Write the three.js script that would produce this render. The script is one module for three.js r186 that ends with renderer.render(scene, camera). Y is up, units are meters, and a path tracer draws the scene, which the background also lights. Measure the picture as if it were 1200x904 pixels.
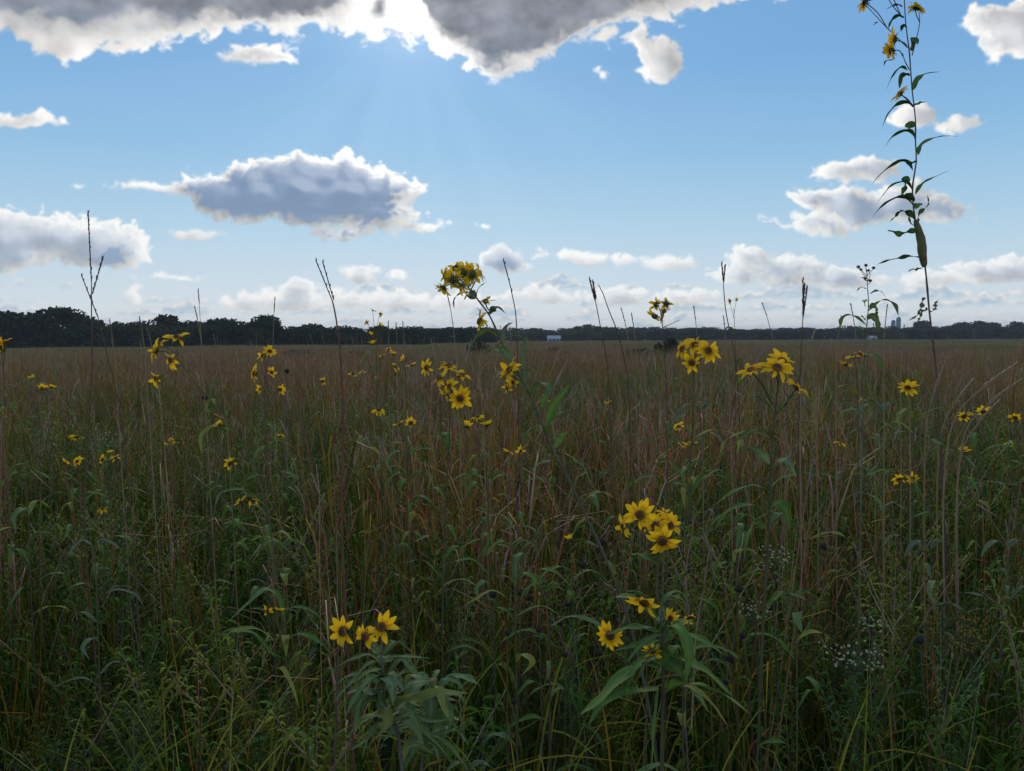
import * as THREE from 'three';
import { mergeGeometries } from 'three/addons/utils/BufferGeometryUtils.js';

// ---------------------------------------------------------------- camera, sky, sun, exposure
const PW = 1200, PH = 904, FOC = 890;                 // the photograph's size and focal length in pixels
const scene = new THREE.Scene();
const camera = new THREE.PerspectiveCamera(2 * Math.atan(PH / 2 / FOC) * 180 / Math.PI, PW / PH, 0.05, 9000);
camera.position.set(0, 1.6, 0);
camera.rotation.set(-Math.atan(59 / FOC), 0, -0.3 * Math.PI / 180, 'YXZ');
camera.updateMatrixWorld(true);
const renderer = new THREE.WebGLRenderer({ antialias: true });
renderer.setSize(1024, 771);
renderer.toneMapping = THREE.LinearToneMapping;
renderer.toneMappingExposure = 1;
renderer.shadowMap.enabled = true;
renderer.shadowMap.type = THREE.PCFSoftShadowMap;

const v3 = (x, y, z) => new THREE.Vector3(x, y, z);
const lerp = (a, b, t) => a + (b - a) * t, clamp = (x, a = 0, b = 1) => Math.min(b, Math.max(a, x));
const sstep = (a, b, x) => { const t = clamp((x - a) / (b - a)); return t * t * (3 - 2 * t); };
const dirOf = (px, py) => v3((px - PW / 2) / FOC, (PH / 2 - py) / FOC, -1).applyQuaternion(camera.quaternion).normalize();
const W = (px, py, d) => { const r = dirOf(px, py); return r.multiplyScalar(d / -r.z).add(camera.position); };   // the point that far ahead along that line of sight
function rngOf(seed) { let a = seed >>> 0; return () => { a = (a + 0x6D2B79F5) | 0; let t = Math.imul(a ^ (a >>> 15), 1 | a); t = (t + Math.imul(t ^ (t >>> 7), 61 | t)) ^ t; return ((t ^ (t >>> 14)) >>> 0) / 4294967296; }; }
const lin = (r, g, b) => [r, g, b].map((c) => { c /= 255; return c <= 0.04045 ? c / 12.92 : ((c + 0.055) / 1.055) ** 2.4; });

// gradient noise
const perm = new Uint8Array(512); { const r = rngOf(7), p = [...Array(256).keys()]; for (let i = 255; i > 0; i--) { const j = Math.floor(r() * (i + 1)); [p[i], p[j]] = [p[j], p[i]]; } for (let i = 0; i < 512; i++) perm[i] = p[i & 255]; }
const GX = new Float32Array(256), GY = new Float32Array(256); for (let i = 0; i < 256; i++) { GX[i] = Math.cos(i * 2.39996); GY[i] = Math.sin(i * 2.39996); }
function noise2(x, y) {
  const ix = Math.floor(x), iy = Math.floor(y), fx = x - ix, fy = y - iy, X = ix & 255, Y = iy & 255;
  const u = fx * fx * fx * (fx * (fx * 6 - 15) + 10), w = fy * fy * fy * (fy * (fy * 6 - 15) + 10);
  const a = perm[perm[X] + Y], b = perm[perm[X + 1] + Y], c = perm[perm[X] + Y + 1], d = perm[perm[X + 1] + Y + 1];
  const n0 = GX[a] * fx + GY[a] * fy, n1 = GX[b] * (fx - 1) + GY[b] * fy, n2 = GX[c] * fx + GY[c] * (fy - 1), n3 = GX[d] * (fx - 1) + GY[d] * (fy - 1);
  return 1.5 * ((n0 + (n1 - n0) * u) + ((n2 + (n3 - n2) * u) - (n0 + (n1 - n0) * u)) * w);
}
function fbm(x, y, o, g = 0.5) { let s = 0, a = 1, n = 0; for (let i = 0; i < o; i++) { s += a * noise2(x, y); n += a; a *= g; x = x * 2.03 + 17.3; y = y * 2.03 + 9.1; } return s / n; }
function billow(x, y, o, g = 0.55) { let s = 0, a = 1, n = 0; for (let i = 0; i < o; i++) { s += a * (3 * Math.abs(noise2(x, y)) - 0.85); n += a; a *= g; x = x * 2.07 + 11.7; y = y * 2.07 + 5.3; } return s / n; }

const SUN_PX = [478, 6], sunDir = dirOf(...SUN_PX);
function buildSky() {
  const TW = 4096, TH = 2048, rows = TH / 2;
  const dens = new Float32Array(TW * rows), dark = new Float32Array(TW * rows), low = new Float32Array(TW * rows), lowLit = new Float32Array(TW * rows);
  const inv = camera.quaternion.clone().invert(), q = v3(0, 0, 0), PX = new Float32Array(TW * rows), PY = new Float32Array(TW * rows);
  // clouds seen in the photograph: ellipses x, y, half width, reach up, reach down
  const C = [];
  const cloud = (blobs, o = {}) => C.push({ blobs, amp: 7, wave: 26, thick: 14, shade: 0.4, seed: C.length * 37.7, ...o });
  cloud([[180, 220, 66, 7, 7], [222, 222, 32, 17, 10], [258, 226, 44, 25, 30], [300, 222, 60, 34, 42], [350, 218, 70, 42, 46], [402, 216, 56, 37, 46], [440, 224, 45, 28, 28], [474, 222, 30, 15, 10], [445, 250, 50, 24, 20], [405, 272, 48, 9, 8], [490, 267, 58, 8, 7], [330, 236, 95, 20, 26]], { thick: 20, shade: 1.0, amp: 10 });
  cloud([[0, 275, 80, 33, 40], [60, 270, 60, 22, 30], [110, 285, 55, 30, 32], [150, 290, 32, 24, 28], [20, 305, 60, 20, 15], [-60, 280, 70, 40, 35]], { thick: 22, shade: 0.5, amp: 10 });
  cloud([[132, 297, 46, 22, 22], [112, 304, 26, 14, 14]], { thick: 12, shade: 1.0, amp: 6 });
  cloud([[232, 273, 33, 9, 9]], { amp: 4, shade: 0.3 }); cloud([[90, 220, 9, 4, 4]], { amp: 2 }); cloud([[568, 266, 7, 6, 6]], { amp: 3 });
  cloud([[25, 142, 52, 11, 10], [-30, 140, 50, 12, 12]], { amp: 5, shade: 0.35 });
  cloud([[310, 62, 42, 13, 13], [285, 57, 20, 8, 8]], { amp: 7, shade: 0.35 });
  cloud([[770, 70, 31, 27, 26], [744, 48, 17, 12, 12], [785, 55, 16, 14, 12]], { amp: 8, shade: 0.35 }); cloud([[707, 89, 7, 10, 10]], { amp: 4 });
  cloud([[1150, 25, 32, 18, 20], [1195, 35, 50, 32, 34], [1166, 56, 20, 18, 18], [1240, 20, 60, 45, 40]], { amp: 8, shade: 0.45, thick: 20 });
  cloud([[1000, 202, 50, 16, 13], [1022, 196, 34, 14, 12]], { shade: 0.5, amp: 6 });
  cloud([[950, 235, 27, 15, 15], [1000, 240, 55, 22, 24], [960, 260, 52, 9, 14], [1060, 238, 50, 22, 25], [1100, 250, 40, 16, 13]], { shade: 0.6, amp: 8 });
  cloud([[1065, 139, 30, 19, 13], [1082, 136, 18, 14, 12]], { shade: 0.35, amp: 5 }); cloud([[1127, 146, 28, 10, 9], [1106, 152, 18, 7, 7]], { shade: 0.3, amp: 5 });
  cloud([[590, 303, 28, 17, 15], [614, 312, 9, 6, 5]], { shade: 0.95, amp: 5, thick: 9 }); cloud([[672, 300, 38, 10, 8], [690, 306, 22, 10, 8]], { shade: 0.35, amp: 5 });
  cloud([[735, 305, 26, 8, 8], [785, 307, 32, 11, 10]], { shade: 0.35, amp: 5 }); cloud([[423, 322, 25, 14, 11]], { shade: 0.45, amp: 5 }); cloud([[470, 327, 18, 7, 6]], { shade: 0.3, amp: 4 });
  cloud([[882, 302, 34, 14, 14], [920, 316, 60, 16, 12], [970, 328, 70, 14, 14], [860, 322, 40, 12, 12]], { shade: 0.55, amp: 7 });
  cloud([[1165, 322, 70, 20, 12], [1230, 318, 70, 24, 18]], { shade: 0.45, amp: 9, thick: 16 }); cloud([[1085, 330, 52, 14, 9]], { shade: 0.4, amp: 7 });
  cloud([[340, 352, 70, 12, 12], [350, 337, 26, 15, 14], [290, 356, 40, 8, 8]], { shade: 0.5, amp: 6 }); cloud([[155, 346, 13, 14, 14]], { shade: 0.5, amp: 5 }); cloud([[200, 325, 66, 4, 4]], { shade: 0.2, amp: 3 });
  cloud([[636, 347, 44, 15, 10], [540, 352, 40, 10, 10]], { shade: 0.5, amp: 6 }); cloud([[720, 350, 46, 14, 10], [800, 350, 40, 12, 10]], { shade: 0.5, amp: 6 });
  cloud([[470, 352, 50, 14, 12], [410, 350, 40, 10, 10]], { shade: 0.45, amp: 6 });
  for (const c of C) { c.x0 = Math.min(...c.blobs.map((b) => b[0] - b[2])) - 20; c.x1 = Math.max(...c.blobs.map((b) => b[0] + b[2])) + 20; c.y0 = Math.min(...c.blobs.map((b) => b[1] - b[3])) - 20; c.y1 = Math.max(...c.blobs.map((b) => b[1] + b[4])) + 20; }
  // lower edge of the bank across the top of the picture, and the edge of its thick part
  const path = (pts) => (x) => { if (x <= pts[0][0]) return pts[0][1]; for (let i = 1; i < pts.length; i++) if (x < pts[i][0]) return lerp(pts[i - 1][1], pts[i][1], sstep(pts[i - 1][0], pts[i][0], x)); return pts.at(-1)[1]; };
  const bankEdge = path([[-420, -40], [-300, 10], [-100, 30], [0, 40], [50, 62], [75, 70], [130, 64], [180, 56], [230, 47], [300, 43], [360, 40], [420, 46], [450, 53], [490, 55], [530, 66], [558, 90], [580, 97], [620, 84], [660, 57], [700, 46], [740, 33], [800, 25], [850, 12], [900, 0], [1000, -90], [1100, -160]]);
  const bankDark = path([[-420, -80], [-300, -30], [-100, 0], [0, 16], [100, 26], [150, 20], [215, 30], [240, 16], [280, 28], [380, 22], [400, 2], [425, -34], [488, -34], [502, 20], [530, 42], [560, 62], [580, 80], [610, 78], [650, 50], [700, 30], [740, 8], [780, -5], [850, -20], [1000, -120]]);
  const dir = v3(0, 0, 0);
  for (let r = 0; r < rows; r++) {
    const up = (r + 0.5) / rows * Math.PI / 2, sy = Math.sin(up), cy = Math.cos(up), el = up * 180 / Math.PI;
    for (let c = 0; c < TW; c++) {
      const az = ((c + 0.5) / TW - 0.5) * 2 * Math.PI, k = r * TW + c;
      dir.set(cy * Math.cos(az), sy, cy * Math.sin(az));
      q.copy(dir).applyQuaternion(inv);
      let px = 1e6, py = 1e6, front = 0;
      if (q.z < -0.25) { px = PW / 2 + q.x / -q.z * FOC; py = PH / 2 - q.y / -q.z * FOC; front = sstep(-190, -110, px) * sstep(1390, 1310, px) * sstep(-330, -240, py); }
      PX[k] = px; PY[k] = py;
      let s = -50, dk = 0;
      if (front > 0) {
        const qx = px, qy = py, w1 = fbm(px / 70 + 5, py / 50 + 8, 3), w2 = fbm(px / 70 + 95, py / 50 + 48, 3), w3 = fbm(px / 17 + 15, py / 15 + 3, 2), w4 = fbm(px / 17 + 55, py / 15 + 83, 2);
        const near = sstep(400, 300, py); px += (16 * w1 + 6 * w3) * near; py += (11 * w2 + 5 * w4) * near;
        for (const b of C) {
          if (px < b.x0 || px > b.x1 || py < b.y0 || py > b.y1) continue;
          let v = -1e3;
          const nz = billow((px + b.seed) / b.wave, (py - b.seed) / (b.wave * 0.8), 5, 0.56) + 0.12;
          for (const [bx, by, rx, ru, rd] of b.blobs) {
            const ry = py < by ? ru : rd, R = Math.min(rx, ry * 1.3), w = (1 - Math.hypot((px - bx) / rx, (py - by) / ry)) * R + nz * Math.min(b.amp * 1.3, 0.5 * R + 2) * (py > by + ry * 0.3 ? 0.6 : 1);
            v = v < -500 ? w : Math.max(v, w) + 2.5 * Math.exp(-Math.abs(v - w) / 5);
          }
          if (v > s) { s = v; dk = b.shade * sstep(0, b.thick, v - 2 + 9 * fbm(px / 22 + 40, py / 17, 4, 0.6)); }
        }
        const e = bankEdge(px) - py;
        if (e > -25 && px < 1150) {
          const nz = billow(px / 52, py / 40, 6, 0.58), roof = sstep(-330, -240, py) ;
          const hole = 16 * Math.exp(-(((px - 479) / 9) ** 2 + ((py - 20) / 8) ** 2));
          const v = (Math.min(e, 60) + 1 + nz * 18 - hole * 2.2) * roof * 0.7;
          if (v > s) {
            s = v;
            const spot = Math.exp(-(((px - 448) / 11) ** 2 + ((py - 11) / 15) ** 2)) * 26;
            const dd = bankDark(px) - py + 26 * fbm(px / 42, py / 30, 5, 0.6) + spot * 1.2;
            dk = (0.3 * sstep(-34, -6, dd) + 0.7 * sstep(-10, 14, Math.max(dd, spot - 12))) * sstep(2, 16, v) * (0.93 + 0.25 * fbm(px / 70 + 9, py / 40, 3)); dk = dk * 1.06;
          }
        }
      }
      if (front < 1) {       // broken cumulus over the unseen sky, made denser and brighter to lift the light
        const kk = 1 / Math.max(sy, 0.05), u = dir.x * kk, w = dir.z * kk;
        const base = fbm(u * 0.55 + 3.1, w * 0.55 + 1.7, 3), cov = base * 60 + 5 + 16 * billow(u * 2.4, w * 2.4, 5, 0.58);
        const v = (cov - 6) * sstep(5, 11, el) * (1 - front) - 50 * front;
        if (v > s) { s = v; dk = lerp(0.45, 0.8, 0.5 + 0.5 * (dir.x * sunDir.x + dir.z * sunDir.z) / Math.max(0.05, cy * Math.hypot(sunDir.x, sunDir.z))) * sstep(8, 30, v + 5 * fbm(u * 5, w * 5, 3)); }
      }
      dens[k] = s; dark[k] = dk;
      // rows of small far cumulus low over the horizon, all the way round
      if (el < 7) {
        const au = az * 180 / Math.PI; let best = 0, lit = 0;
        for (let i = 0; i < 6; i++) {
          const base = [0.3, 0.8, 1.4, 2.2, 3.1, 4.3][i] + 0.3 * noise2(au * 0.09, i * 7.7), f = [0.36, 0.3, 0.24, 0.18, 0.16, 0.15][i];
          const top = [0.9, 1.1, 1.4, 1.6, 1.6, 1.3][i] * (1.5 * fbm(au * f + i * 31, i * 3.1, 3) + [0.55, 0.52, 0.46, 0.36, 0.16, 0.0][i]) + 0.3 * billow(au * 0.9 + i * 5, el * 1.3, 4, 0.6);
          const v = Math.min((el - base) * 0.8 + 0.12 * noise2(au * 1.6, el * 5), base + top - el), a = sstep(0, 0.3, v) * sstep(0, 0.5, top);
          if (a > 0.02) { const l = clamp(0.2 + 1.0 * sstep(0.6, 0.05, base + top - el) + 0.5 * noise2(au * 1.9, el * 3.4 + i)); lit = lerp(lit, l, a); best = 1 - (1 - best) * (1 - a); }
        }
        low[k] = best; lowLit[k] = lit;
      }
    }
  }
  const data = new Uint16Array(TW * TH * 4), half = THREE.DataUtils.toHalfFloat;
  const sunEl = Math.asin(sunDir.y), sunAz = Math.atan2(sunDir.z, sunDir.x);
  const sunC = (sunAz / (2 * Math.PI) + 0.5) * TW, sunR = sunEl / (Math.PI / 2) * rows;
  const stops = [[0, lin(226, 231, 232)], [1.5, lin(218, 229, 233)], [4, lin(199, 220, 233)], [8, lin(170, 207, 231)], [13, lin(139, 188, 226)], [19, lin(115, 169, 219)], [27, lin(108, 160, 212)], [45, lin(88, 140, 200)], [90, lin(74, 122, 186)]];
  const white = [1.0, 0.975, 0.93], grey = lin(132, 136, 146), blueGrey = lin(134, 156, 187), cream = lin(247, 243, 237), shadeLow = lin(166, 192, 213);
  const belowC = [0.07, 0.075, 0.05].map(half);
  for (let k = 0; k < TW * rows; k++) { data[k * 4] = belowC[0]; data[k * 4 + 1] = belowC[1]; data[k * 4 + 2] = belowC[2]; data[k * 4 + 3] = half(1); }
  const at = (c, r) => { c = ((c | 0) + TW) % TW; r = clamp(r | 0, 0, rows - 1); return clamp(dens[r * TW + c] / 26); };
  const soft = new Float32Array(TW * rows);           // the same thickness, smoothed, for the swell of the heaps
  for (let r = 3; r < rows - 3; r++) for (let c = 3; c < TW - 3; c++) if (dens[r * TW + c] > -12) { let t = 0; for (let m = -3; m <= 3; m += 2) for (let n = -3; n <= 3; n += 2) t += Math.max(-12, dens[(r + m) * TW + c + n]); soft[r * TW + c] = t / 16; }
  const raw = (c, r) => soft[clamp(r | 0, 0, rows - 1) * TW + ((c | 0) + TW) % TW];
  for (let r = 0; r < rows; r++) {
    const el = (r + 0.5) / rows * 90, up = el * Math.PI / 180;
    let i = 1; while (i < stops.length - 1 && el > stops[i][0]) i++;
    const t = clamp((el - stops[i - 1][0]) / (stops[i][0] - stops[i - 1][0])), air = [0, 1, 2].map((j) => lerp(stops[i - 1][1][j], stops[i][1][j], t));
    for (let c = 0; c < TW; c++) {
      const k = r * TW + c, az = ((c + 0.5) / TW - 0.5) * 2 * Math.PI, s = dens[k];
      const cosS = Math.cos(up) * Math.cos(az) * sunDir.x + Math.sin(up) * sunDir.y + Math.cos(up) * Math.sin(az) * sunDir.z, ang = Math.acos(clamp(cosS, -1, 1)) * 180 / Math.PI;
      // forward scattering: the air is paler round the sun
      const beam = 1 + 0.34 * fbm(Math.atan2(az - sunAz, up - sunEl) * 5.5, 3.3, 3) * sstep(3, 9, ang) * sstep(32, 12, ang);
      const g1 = 0.17 * Math.exp(-ang / 13) * beam, g2 = 0.1 * Math.exp(-ang * ang / 16);
      let R = air[0] * (1 + 0.1 * Math.exp(-ang / 30)) + g1 * 0.95 + g2, G = air[1] + g1 * 1.1 + g2, B = air[2] + g1 * 0.9 + g2 * 0.9;
      const lb = low[k];
      if (lb > 0) {
        const lit = lowLit[k], a = lb * lerp(0.7, 0.88, lit);
        R = lerp(R, lerp(shadeLow[0], cream[0], lit), a); G = lerp(G, lerp(shadeLow[1], cream[1], lit), a); B = lerp(B, lerp(shadeLow[2], cream[2], lit), a);
      }
      if (s > 0) {
        const a = sstep(0, 6.5, s) * 0.98;
        // light reaching this spot from the sun's side
        let dc = sunC - c, dr = sunR - r, L = Math.hypot(dc, dr) || 1; dc /= L; dr /= L;
        let through = 0; for (let m = 1; m <= 7; m++) through += at(c + dc * m * m * 0.9, r + dr * m * m * 0.9);
        const lit = Math.exp(-through * 0.42), relief = clamp(((raw(c, r) - raw(c + dc * 4, r + dr * 4)) * 0.05 + (raw(c, r) - raw(c + dc * 9, r + dr * 9)) * 0.02) * sstep(26, 14, el), -0.45, 0.45);
        const d = clamp(dark[k] * (el > 17 ? 1 : 0.2 + 1.25 * (1 - lit))), nearSun = Math.exp(-ang / 7), hi = 1 + 1.3 * Math.exp(-ang / 5);
        const haze = sstep(12, 2, el) * 0.26, mottle = 1.08 + 0.85 * fbm(c / 42, r / 30, 4, 0.6);
        const body = clamp(0.70 + 0.3 * lit + relief * 0.62, 0.42, 1.08) ;
        for (let j = 0; j < 3; j++) {
          const gr = lerp(blueGrey[j], grey[j] * mottle, sstep(14, 22, el)) * (1 + 0.28 * relief);
          const cl = lerp(white[j] * body * hi, gr, clamp(d * (1.0 - 0.35 * clamp(relief))));
          const hz = lerp(cl, [R, G, B][j] * 1.04, haze);
          if (j === 0) R = lerp(R, hz, a); else if (j === 1) G = lerp(G, hz, a); else B = lerp(B, hz, a);
        }
      }
      const o = ((rows + r) * TW + c) * 4;
      data[o] = half(R); data[o + 1] = half(G); data[o + 2] = half(B); data[o + 3] = half(1);
    }
  }
  const tex = new THREE.DataTexture(data, TW, TH, THREE.RGBAFormat, THREE.HalfFloatType);
  tex.mapping = THREE.EquirectangularReflectionMapping; tex.magFilter = tex.minFilter = THREE.LinearFilter; tex.colorSpace = THREE.LinearSRGBColorSpace; tex.needsUpdate = true;
  return tex;
}
scene.background = buildSky();
scene.environment = scene.background;
scene.fog = new THREE.FogExp2(new THREE.Color().setRGB(0.75, 0.85, 1), 0.00019);
const sun = new THREE.DirectionalLight(new THREE.Color().setRGB(1, 0.93, 0.8), 1.5);      // veiled by the cloud bank
sun.position.copy(sunDir).multiplyScalar(120); sun.target.position.set(0, 0, 0);
sun.castShadow = true; sun.shadow.radius = 24; sun.shadow.mapSize.set(4096, 4096);
Object.assign(sun.shadow.camera, { left: -60, right: 60, top: 60, bottom: -60, near: 1, far: 400 });
scene.add(sun, sun.target);
// ---------------------------------------------------------------- helpers
const taken = new Map();
function numbered(name) { const n = taken.get(name) ?? 0; taken.set(name, n + 1); return n ? name + '_' + String(n).padStart(3, '0') : name; }
function tag(o, label, category, group, kind) { if (label) o.userData.label = label; if (category) o.userData.category = category; if (group) o.userData.group = group; if (kind) o.userData.kind = kind; return o; }
const gy = (x, z) => { const d = Math.hypot(x, Math.min(z, 0)); return -3.4 * (1 - Math.exp(-d / 280)) + 0.05 * noise2(x * 0.3, z * 0.3) * sstep(1, 6, d) + 0.35 * noise2(x * 0.021, z * 0.021) * sstep(30, 90, d); };
function thing(name, label, category, pos, group) { const o = new THREE.Group(); o.name = numbered(name); o.position.copy(pos); tag(o, label, category, group); scene.add(o); return o; }
function mesh(name, g, m, parent) { const o = new THREE.Mesh(g, m); o.name = parent === scene ? numbered(name) : name; o.castShadow = o.receiveShadow = true; parent.add(o); return o; }
const mixc = (a, b, t) => a.map((x, i) => lerp(x, b[i], t));
const jit = (c, r, k = 0.2) => { const m = 1 + (r() - 0.5) * 2 * k; return c.map((x) => x * m * (1 + (r() - 0.5) * k * 0.5)); };

class GB {                                             // gathers triangles with a colour at every corner
  constructor() { this.p = []; this.c = []; this.i = []; }
  v(p, c) { this.p.push(p.x, p.y, p.z); this.c.push(c[0], c[1], c[2]); return this.p.length / 3 - 1; }
  tri(a, b, c) { this.i.push(a, b, c); }
  quad(a, b, c, d) { this.i.push(a, b, c, a, c, d); }
  build() {
    const g = new THREE.BufferGeometry();
    g.setAttribute('position', new THREE.Float32BufferAttribute(this.p, 3)); g.setAttribute('color', new THREE.Float32BufferAttribute(this.c, 3)); g.setIndex(this.i); g.computeVertexNormals();
    return g;
  }
  tube(pts, rad, col, sides = 5) {                      // rad, col: values or functions of t
    const n = pts.length, R = typeof rad === 'function' ? rad : () => rad, K = typeof col === 'function' ? col : () => col, T = v3(0, 0, 0), A = v3(0, 0, 0), B = v3(0, 0, 0), rows = [];
    for (let k = 0; k < n; k++) {
      T.copy(pts[Math.min(n - 1, k + 1)]).sub(pts[Math.max(0, k - 1)]).normalize();
      A.set(1, 0, 0.31); A.addScaledVector(T, -A.dot(T)).normalize(); B.crossVectors(T, A);
      const t = k / (n - 1), r = R(t), row = [];
      for (let s = 0; s < sides; s++) { const a = s / sides * Math.PI * 2; row.push(this.v(pts[k].clone().addScaledVector(A, Math.cos(a) * r).addScaledVector(B, Math.sin(a) * r), K(t))); }
      rows.push(row);
    }
    for (let k = 0; k < n - 1; k++) for (let s = 0; s < sides; s++) { const u = (s + 1) % sides; this.quad(rows[k][s], rows[k + 1][s], rows[k + 1][u], rows[k][u]); }
    const e = this.v(pts[n - 1], K(1)), b = this.v(pts[0], K(0));
    for (let s = 0; s < sides; s++) { this.tri(rows[n - 1][s], e, rows[n - 1][(s + 1) % sides]); this.tri(rows[0][(s + 1) % sides], b, rows[0][s]); }
    return this;
  }
  ribbon(pts, width, prof, col, { fold = 0, twist = 0, side = null, wave = 0, rib = null } = {}) {   // a blade along pts: two halves that meet at a midrib
    const n = pts.length, T = v3(0, 0, 0), S = v3(0, 0, 0), N = v3(0, 0, 0), UP = v3(0, 1, 0), rows = [], K = typeof col === 'function' ? col : () => col;
    for (let k = 0; k < n; k++) {
      const t = k / (n - 1);
      T.copy(pts[Math.min(n - 1, k + 1)]).sub(pts[Math.max(0, k - 1)]).normalize();
      S.crossVectors(T, UP); if (S.lengthSq() < 0.02) S.set(1, 0, 0.3);
      if (side) S.copy(side);
      S.addScaledVector(T, -S.dot(T)).normalize();
      const tw = typeof twist === 'function' ? twist(t) : twist; if (tw) S.applyAxisAngle(T, tw);
      N.crossVectors(S, T).normalize();
      const w = width * prof(t) / 2, c = K(t), wv = wave * width * Math.sin(t * 17 + width * 900);
      const l = pts[k].clone().addScaledVector(S, -w).addScaledVector(N, fold * w + wv * prof(t)), r = pts[k].clone().addScaledVector(S, w).addScaledVector(N, fold * w - wv * prof(t));
      if (fold || rib) rows.push([this.v(l, c), this.v(pts[k], rib ?? c), this.v(r, c)]); else rows.push([this.v(l, c), this.v(r, c)]);
    }
    for (let k = 0; k < n - 1; k++) for (let s = 0; s < rows[0].length - 1; s++) this.quad(rows[k][s], rows[k][s + 1], rows[k + 1][s + 1], rows[k + 1][s]);
    return this;
  }
}
const curve = (pts, n) => new THREE.CatmullRomCurve3(pts, false, 'centripetal').getPoints(n);
const lance = (t) => Math.pow(Math.sin(Math.PI * Math.pow(clamp(t, 0.002, 0.999), 0.72)), 0.85) + 0.03;
const blade = (t) => (1 - t) ** 0.6 * (0.55 + 0.45 * Math.min(1, t * 4)) + 0.03;

// a small grain for rough bark, litter and leaves: tileable value noise
function grainTexture(size, seed, low, high, octaves) {
  const r = rngOf(seed), data = new Uint8Array(size * size * 4);
  const lat = octaves.map((n) => { const a = new Float32Array(n * n); for (let i = 0; i < a.length; i++) a[i] = r(); return a; });
  for (let y = 0; y < size; y++) for (let x = 0; x < size; x++) {
    let s = 0, wsum = 0;
    octaves.forEach((n, o) => { const fx = x / size * n, fy = y / size * n, x0 = Math.floor(fx) % n, y0 = Math.floor(fy) % n, x1 = (x0 + 1) % n, y1 = (y0 + 1) % n, tx = fx - Math.floor(fx), ty = fy - Math.floor(fy), a = lat[o], w = 1 / (1 + o * 0.45); s += w * lerp(lerp(a[y0 * n + x0], a[y0 * n + x1], tx), lerp(a[y1 * n + x0], a[y1 * n + x1], tx), ty); wsum += w; });
    const v = Math.round(255 * clamp(lerp(low, high, clamp((s / wsum - 0.2) / 0.6)))), k = (y * size + x) * 4;
    data[k] = data[k + 1] = data[k + 2] = v; data[k + 3] = 255;
  }
  const t = new THREE.DataTexture(data, size, size); t.wrapS = t.wrapT = THREE.RepeatWrapping; t.magFilter = THREE.LinearFilter; t.minFilter = THREE.LinearMipmapLinearFilter; t.generateMipmaps = true; t.needsUpdate = true;
  return t;
}
const vc = (o) => new THREE.MeshPhysicalMaterial({ vertexColors: true, side: THREE.DoubleSide, roughness: 0.8, thickness: 0, ...o });
const M = {
  leaf: vc({ transmission: 0.3, roughness: 1, specularIntensity: 0.3, name: 'leaf' }), waxy: vc({ roughness: 0.75, specularIntensity: 0.3, name: 'waxy leaf' }), petal: vc({ transmission: 0.4, roughness: 1, specularIntensity: 0.3, name: 'petal' }), disc: vc({ roughness: 0.95, name: 'disc' }), stem: vc({ roughness: 0.9, specularIntensity: 0.25, name: 'stem' }),
  grass: vc({ roughness: 0.9, specularIntensity: 0.12, name: 'grass' }), blade: vc({ roughness: 0.8, specularIntensity: 0.3, name: 'grass blade' }), herb: vc({ roughness: 0.85, specularIntensity: 0.22, name: 'herb leaf' }), dry: vc({ roughness: 0.9, name: 'dry plant' }),
  crown: vc({ roughness: 0.95, specularIntensity: 0.2, name: 'tree leaves' }), bark: vc({ roughness: 0.95, name: 'bark' }),
};

// ---------------------------------------------------------------- the setting: prairie ground and far hills
{
  const g = new GB(), R = [0, 0.8, 1.6, 2.6, 4, 6, 9, 13, 19, 28, 40, 58, 84, 120, 170, 240, 340, 480, 700, 1000, 1500, 2200, 3200, 4600, 6500], A = 96, idx = [];
  for (const r of R) { const row = []; for (let a = 0; a < A; a++) { const t = a / A * Math.PI * 2, x = Math.cos(t) * r, z = Math.sin(t) * r, n = fbm(x * 0.05 + 3, z * 0.05, 3), f = sstep(15, 70, r); row.push(g.v(v3(x, gy(x, z) - 0.02, z), mixc(mixc([0.05, 0.045, 0.03], [0.15, 0.11, 0.06], f), mixc([0.035, 0.04, 0.022], [0.11, 0.1, 0.045], f), clamp(0.45 + n)))); } idx.push(row); }
  for (let k = 0; k < R.length - 1; k++) for (let a = 0; a < A; a++) { const b = (a + 1) % A; g.quad(idx[k][a], idx[k][b], idx[k + 1][b], idx[k + 1][a]); }
  const geo = g.build(), p = geo.attributes.position, uv = new Float32Array(p.count * 2); for (let i = 0; i < p.count; i++) { uv[i * 2] = p.getX(i) / 1.7; uv[i * 2 + 1] = p.getZ(i) / 1.7; } geo.setAttribute('uv', new THREE.BufferAttribute(uv, 2));
  const grain = grainTexture(512, 5, 0.35, 1, [8, 21, 47, 103, 211]);
  tag(mesh('ground', geo, vc({ roughness: 1, map: grain, bumpMap: grain, bumpScale: 0.03, name: 'litter' }), scene), 'dark leaf-littered soil under the prairie plants', 'ground', null, 'structure');
}
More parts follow.
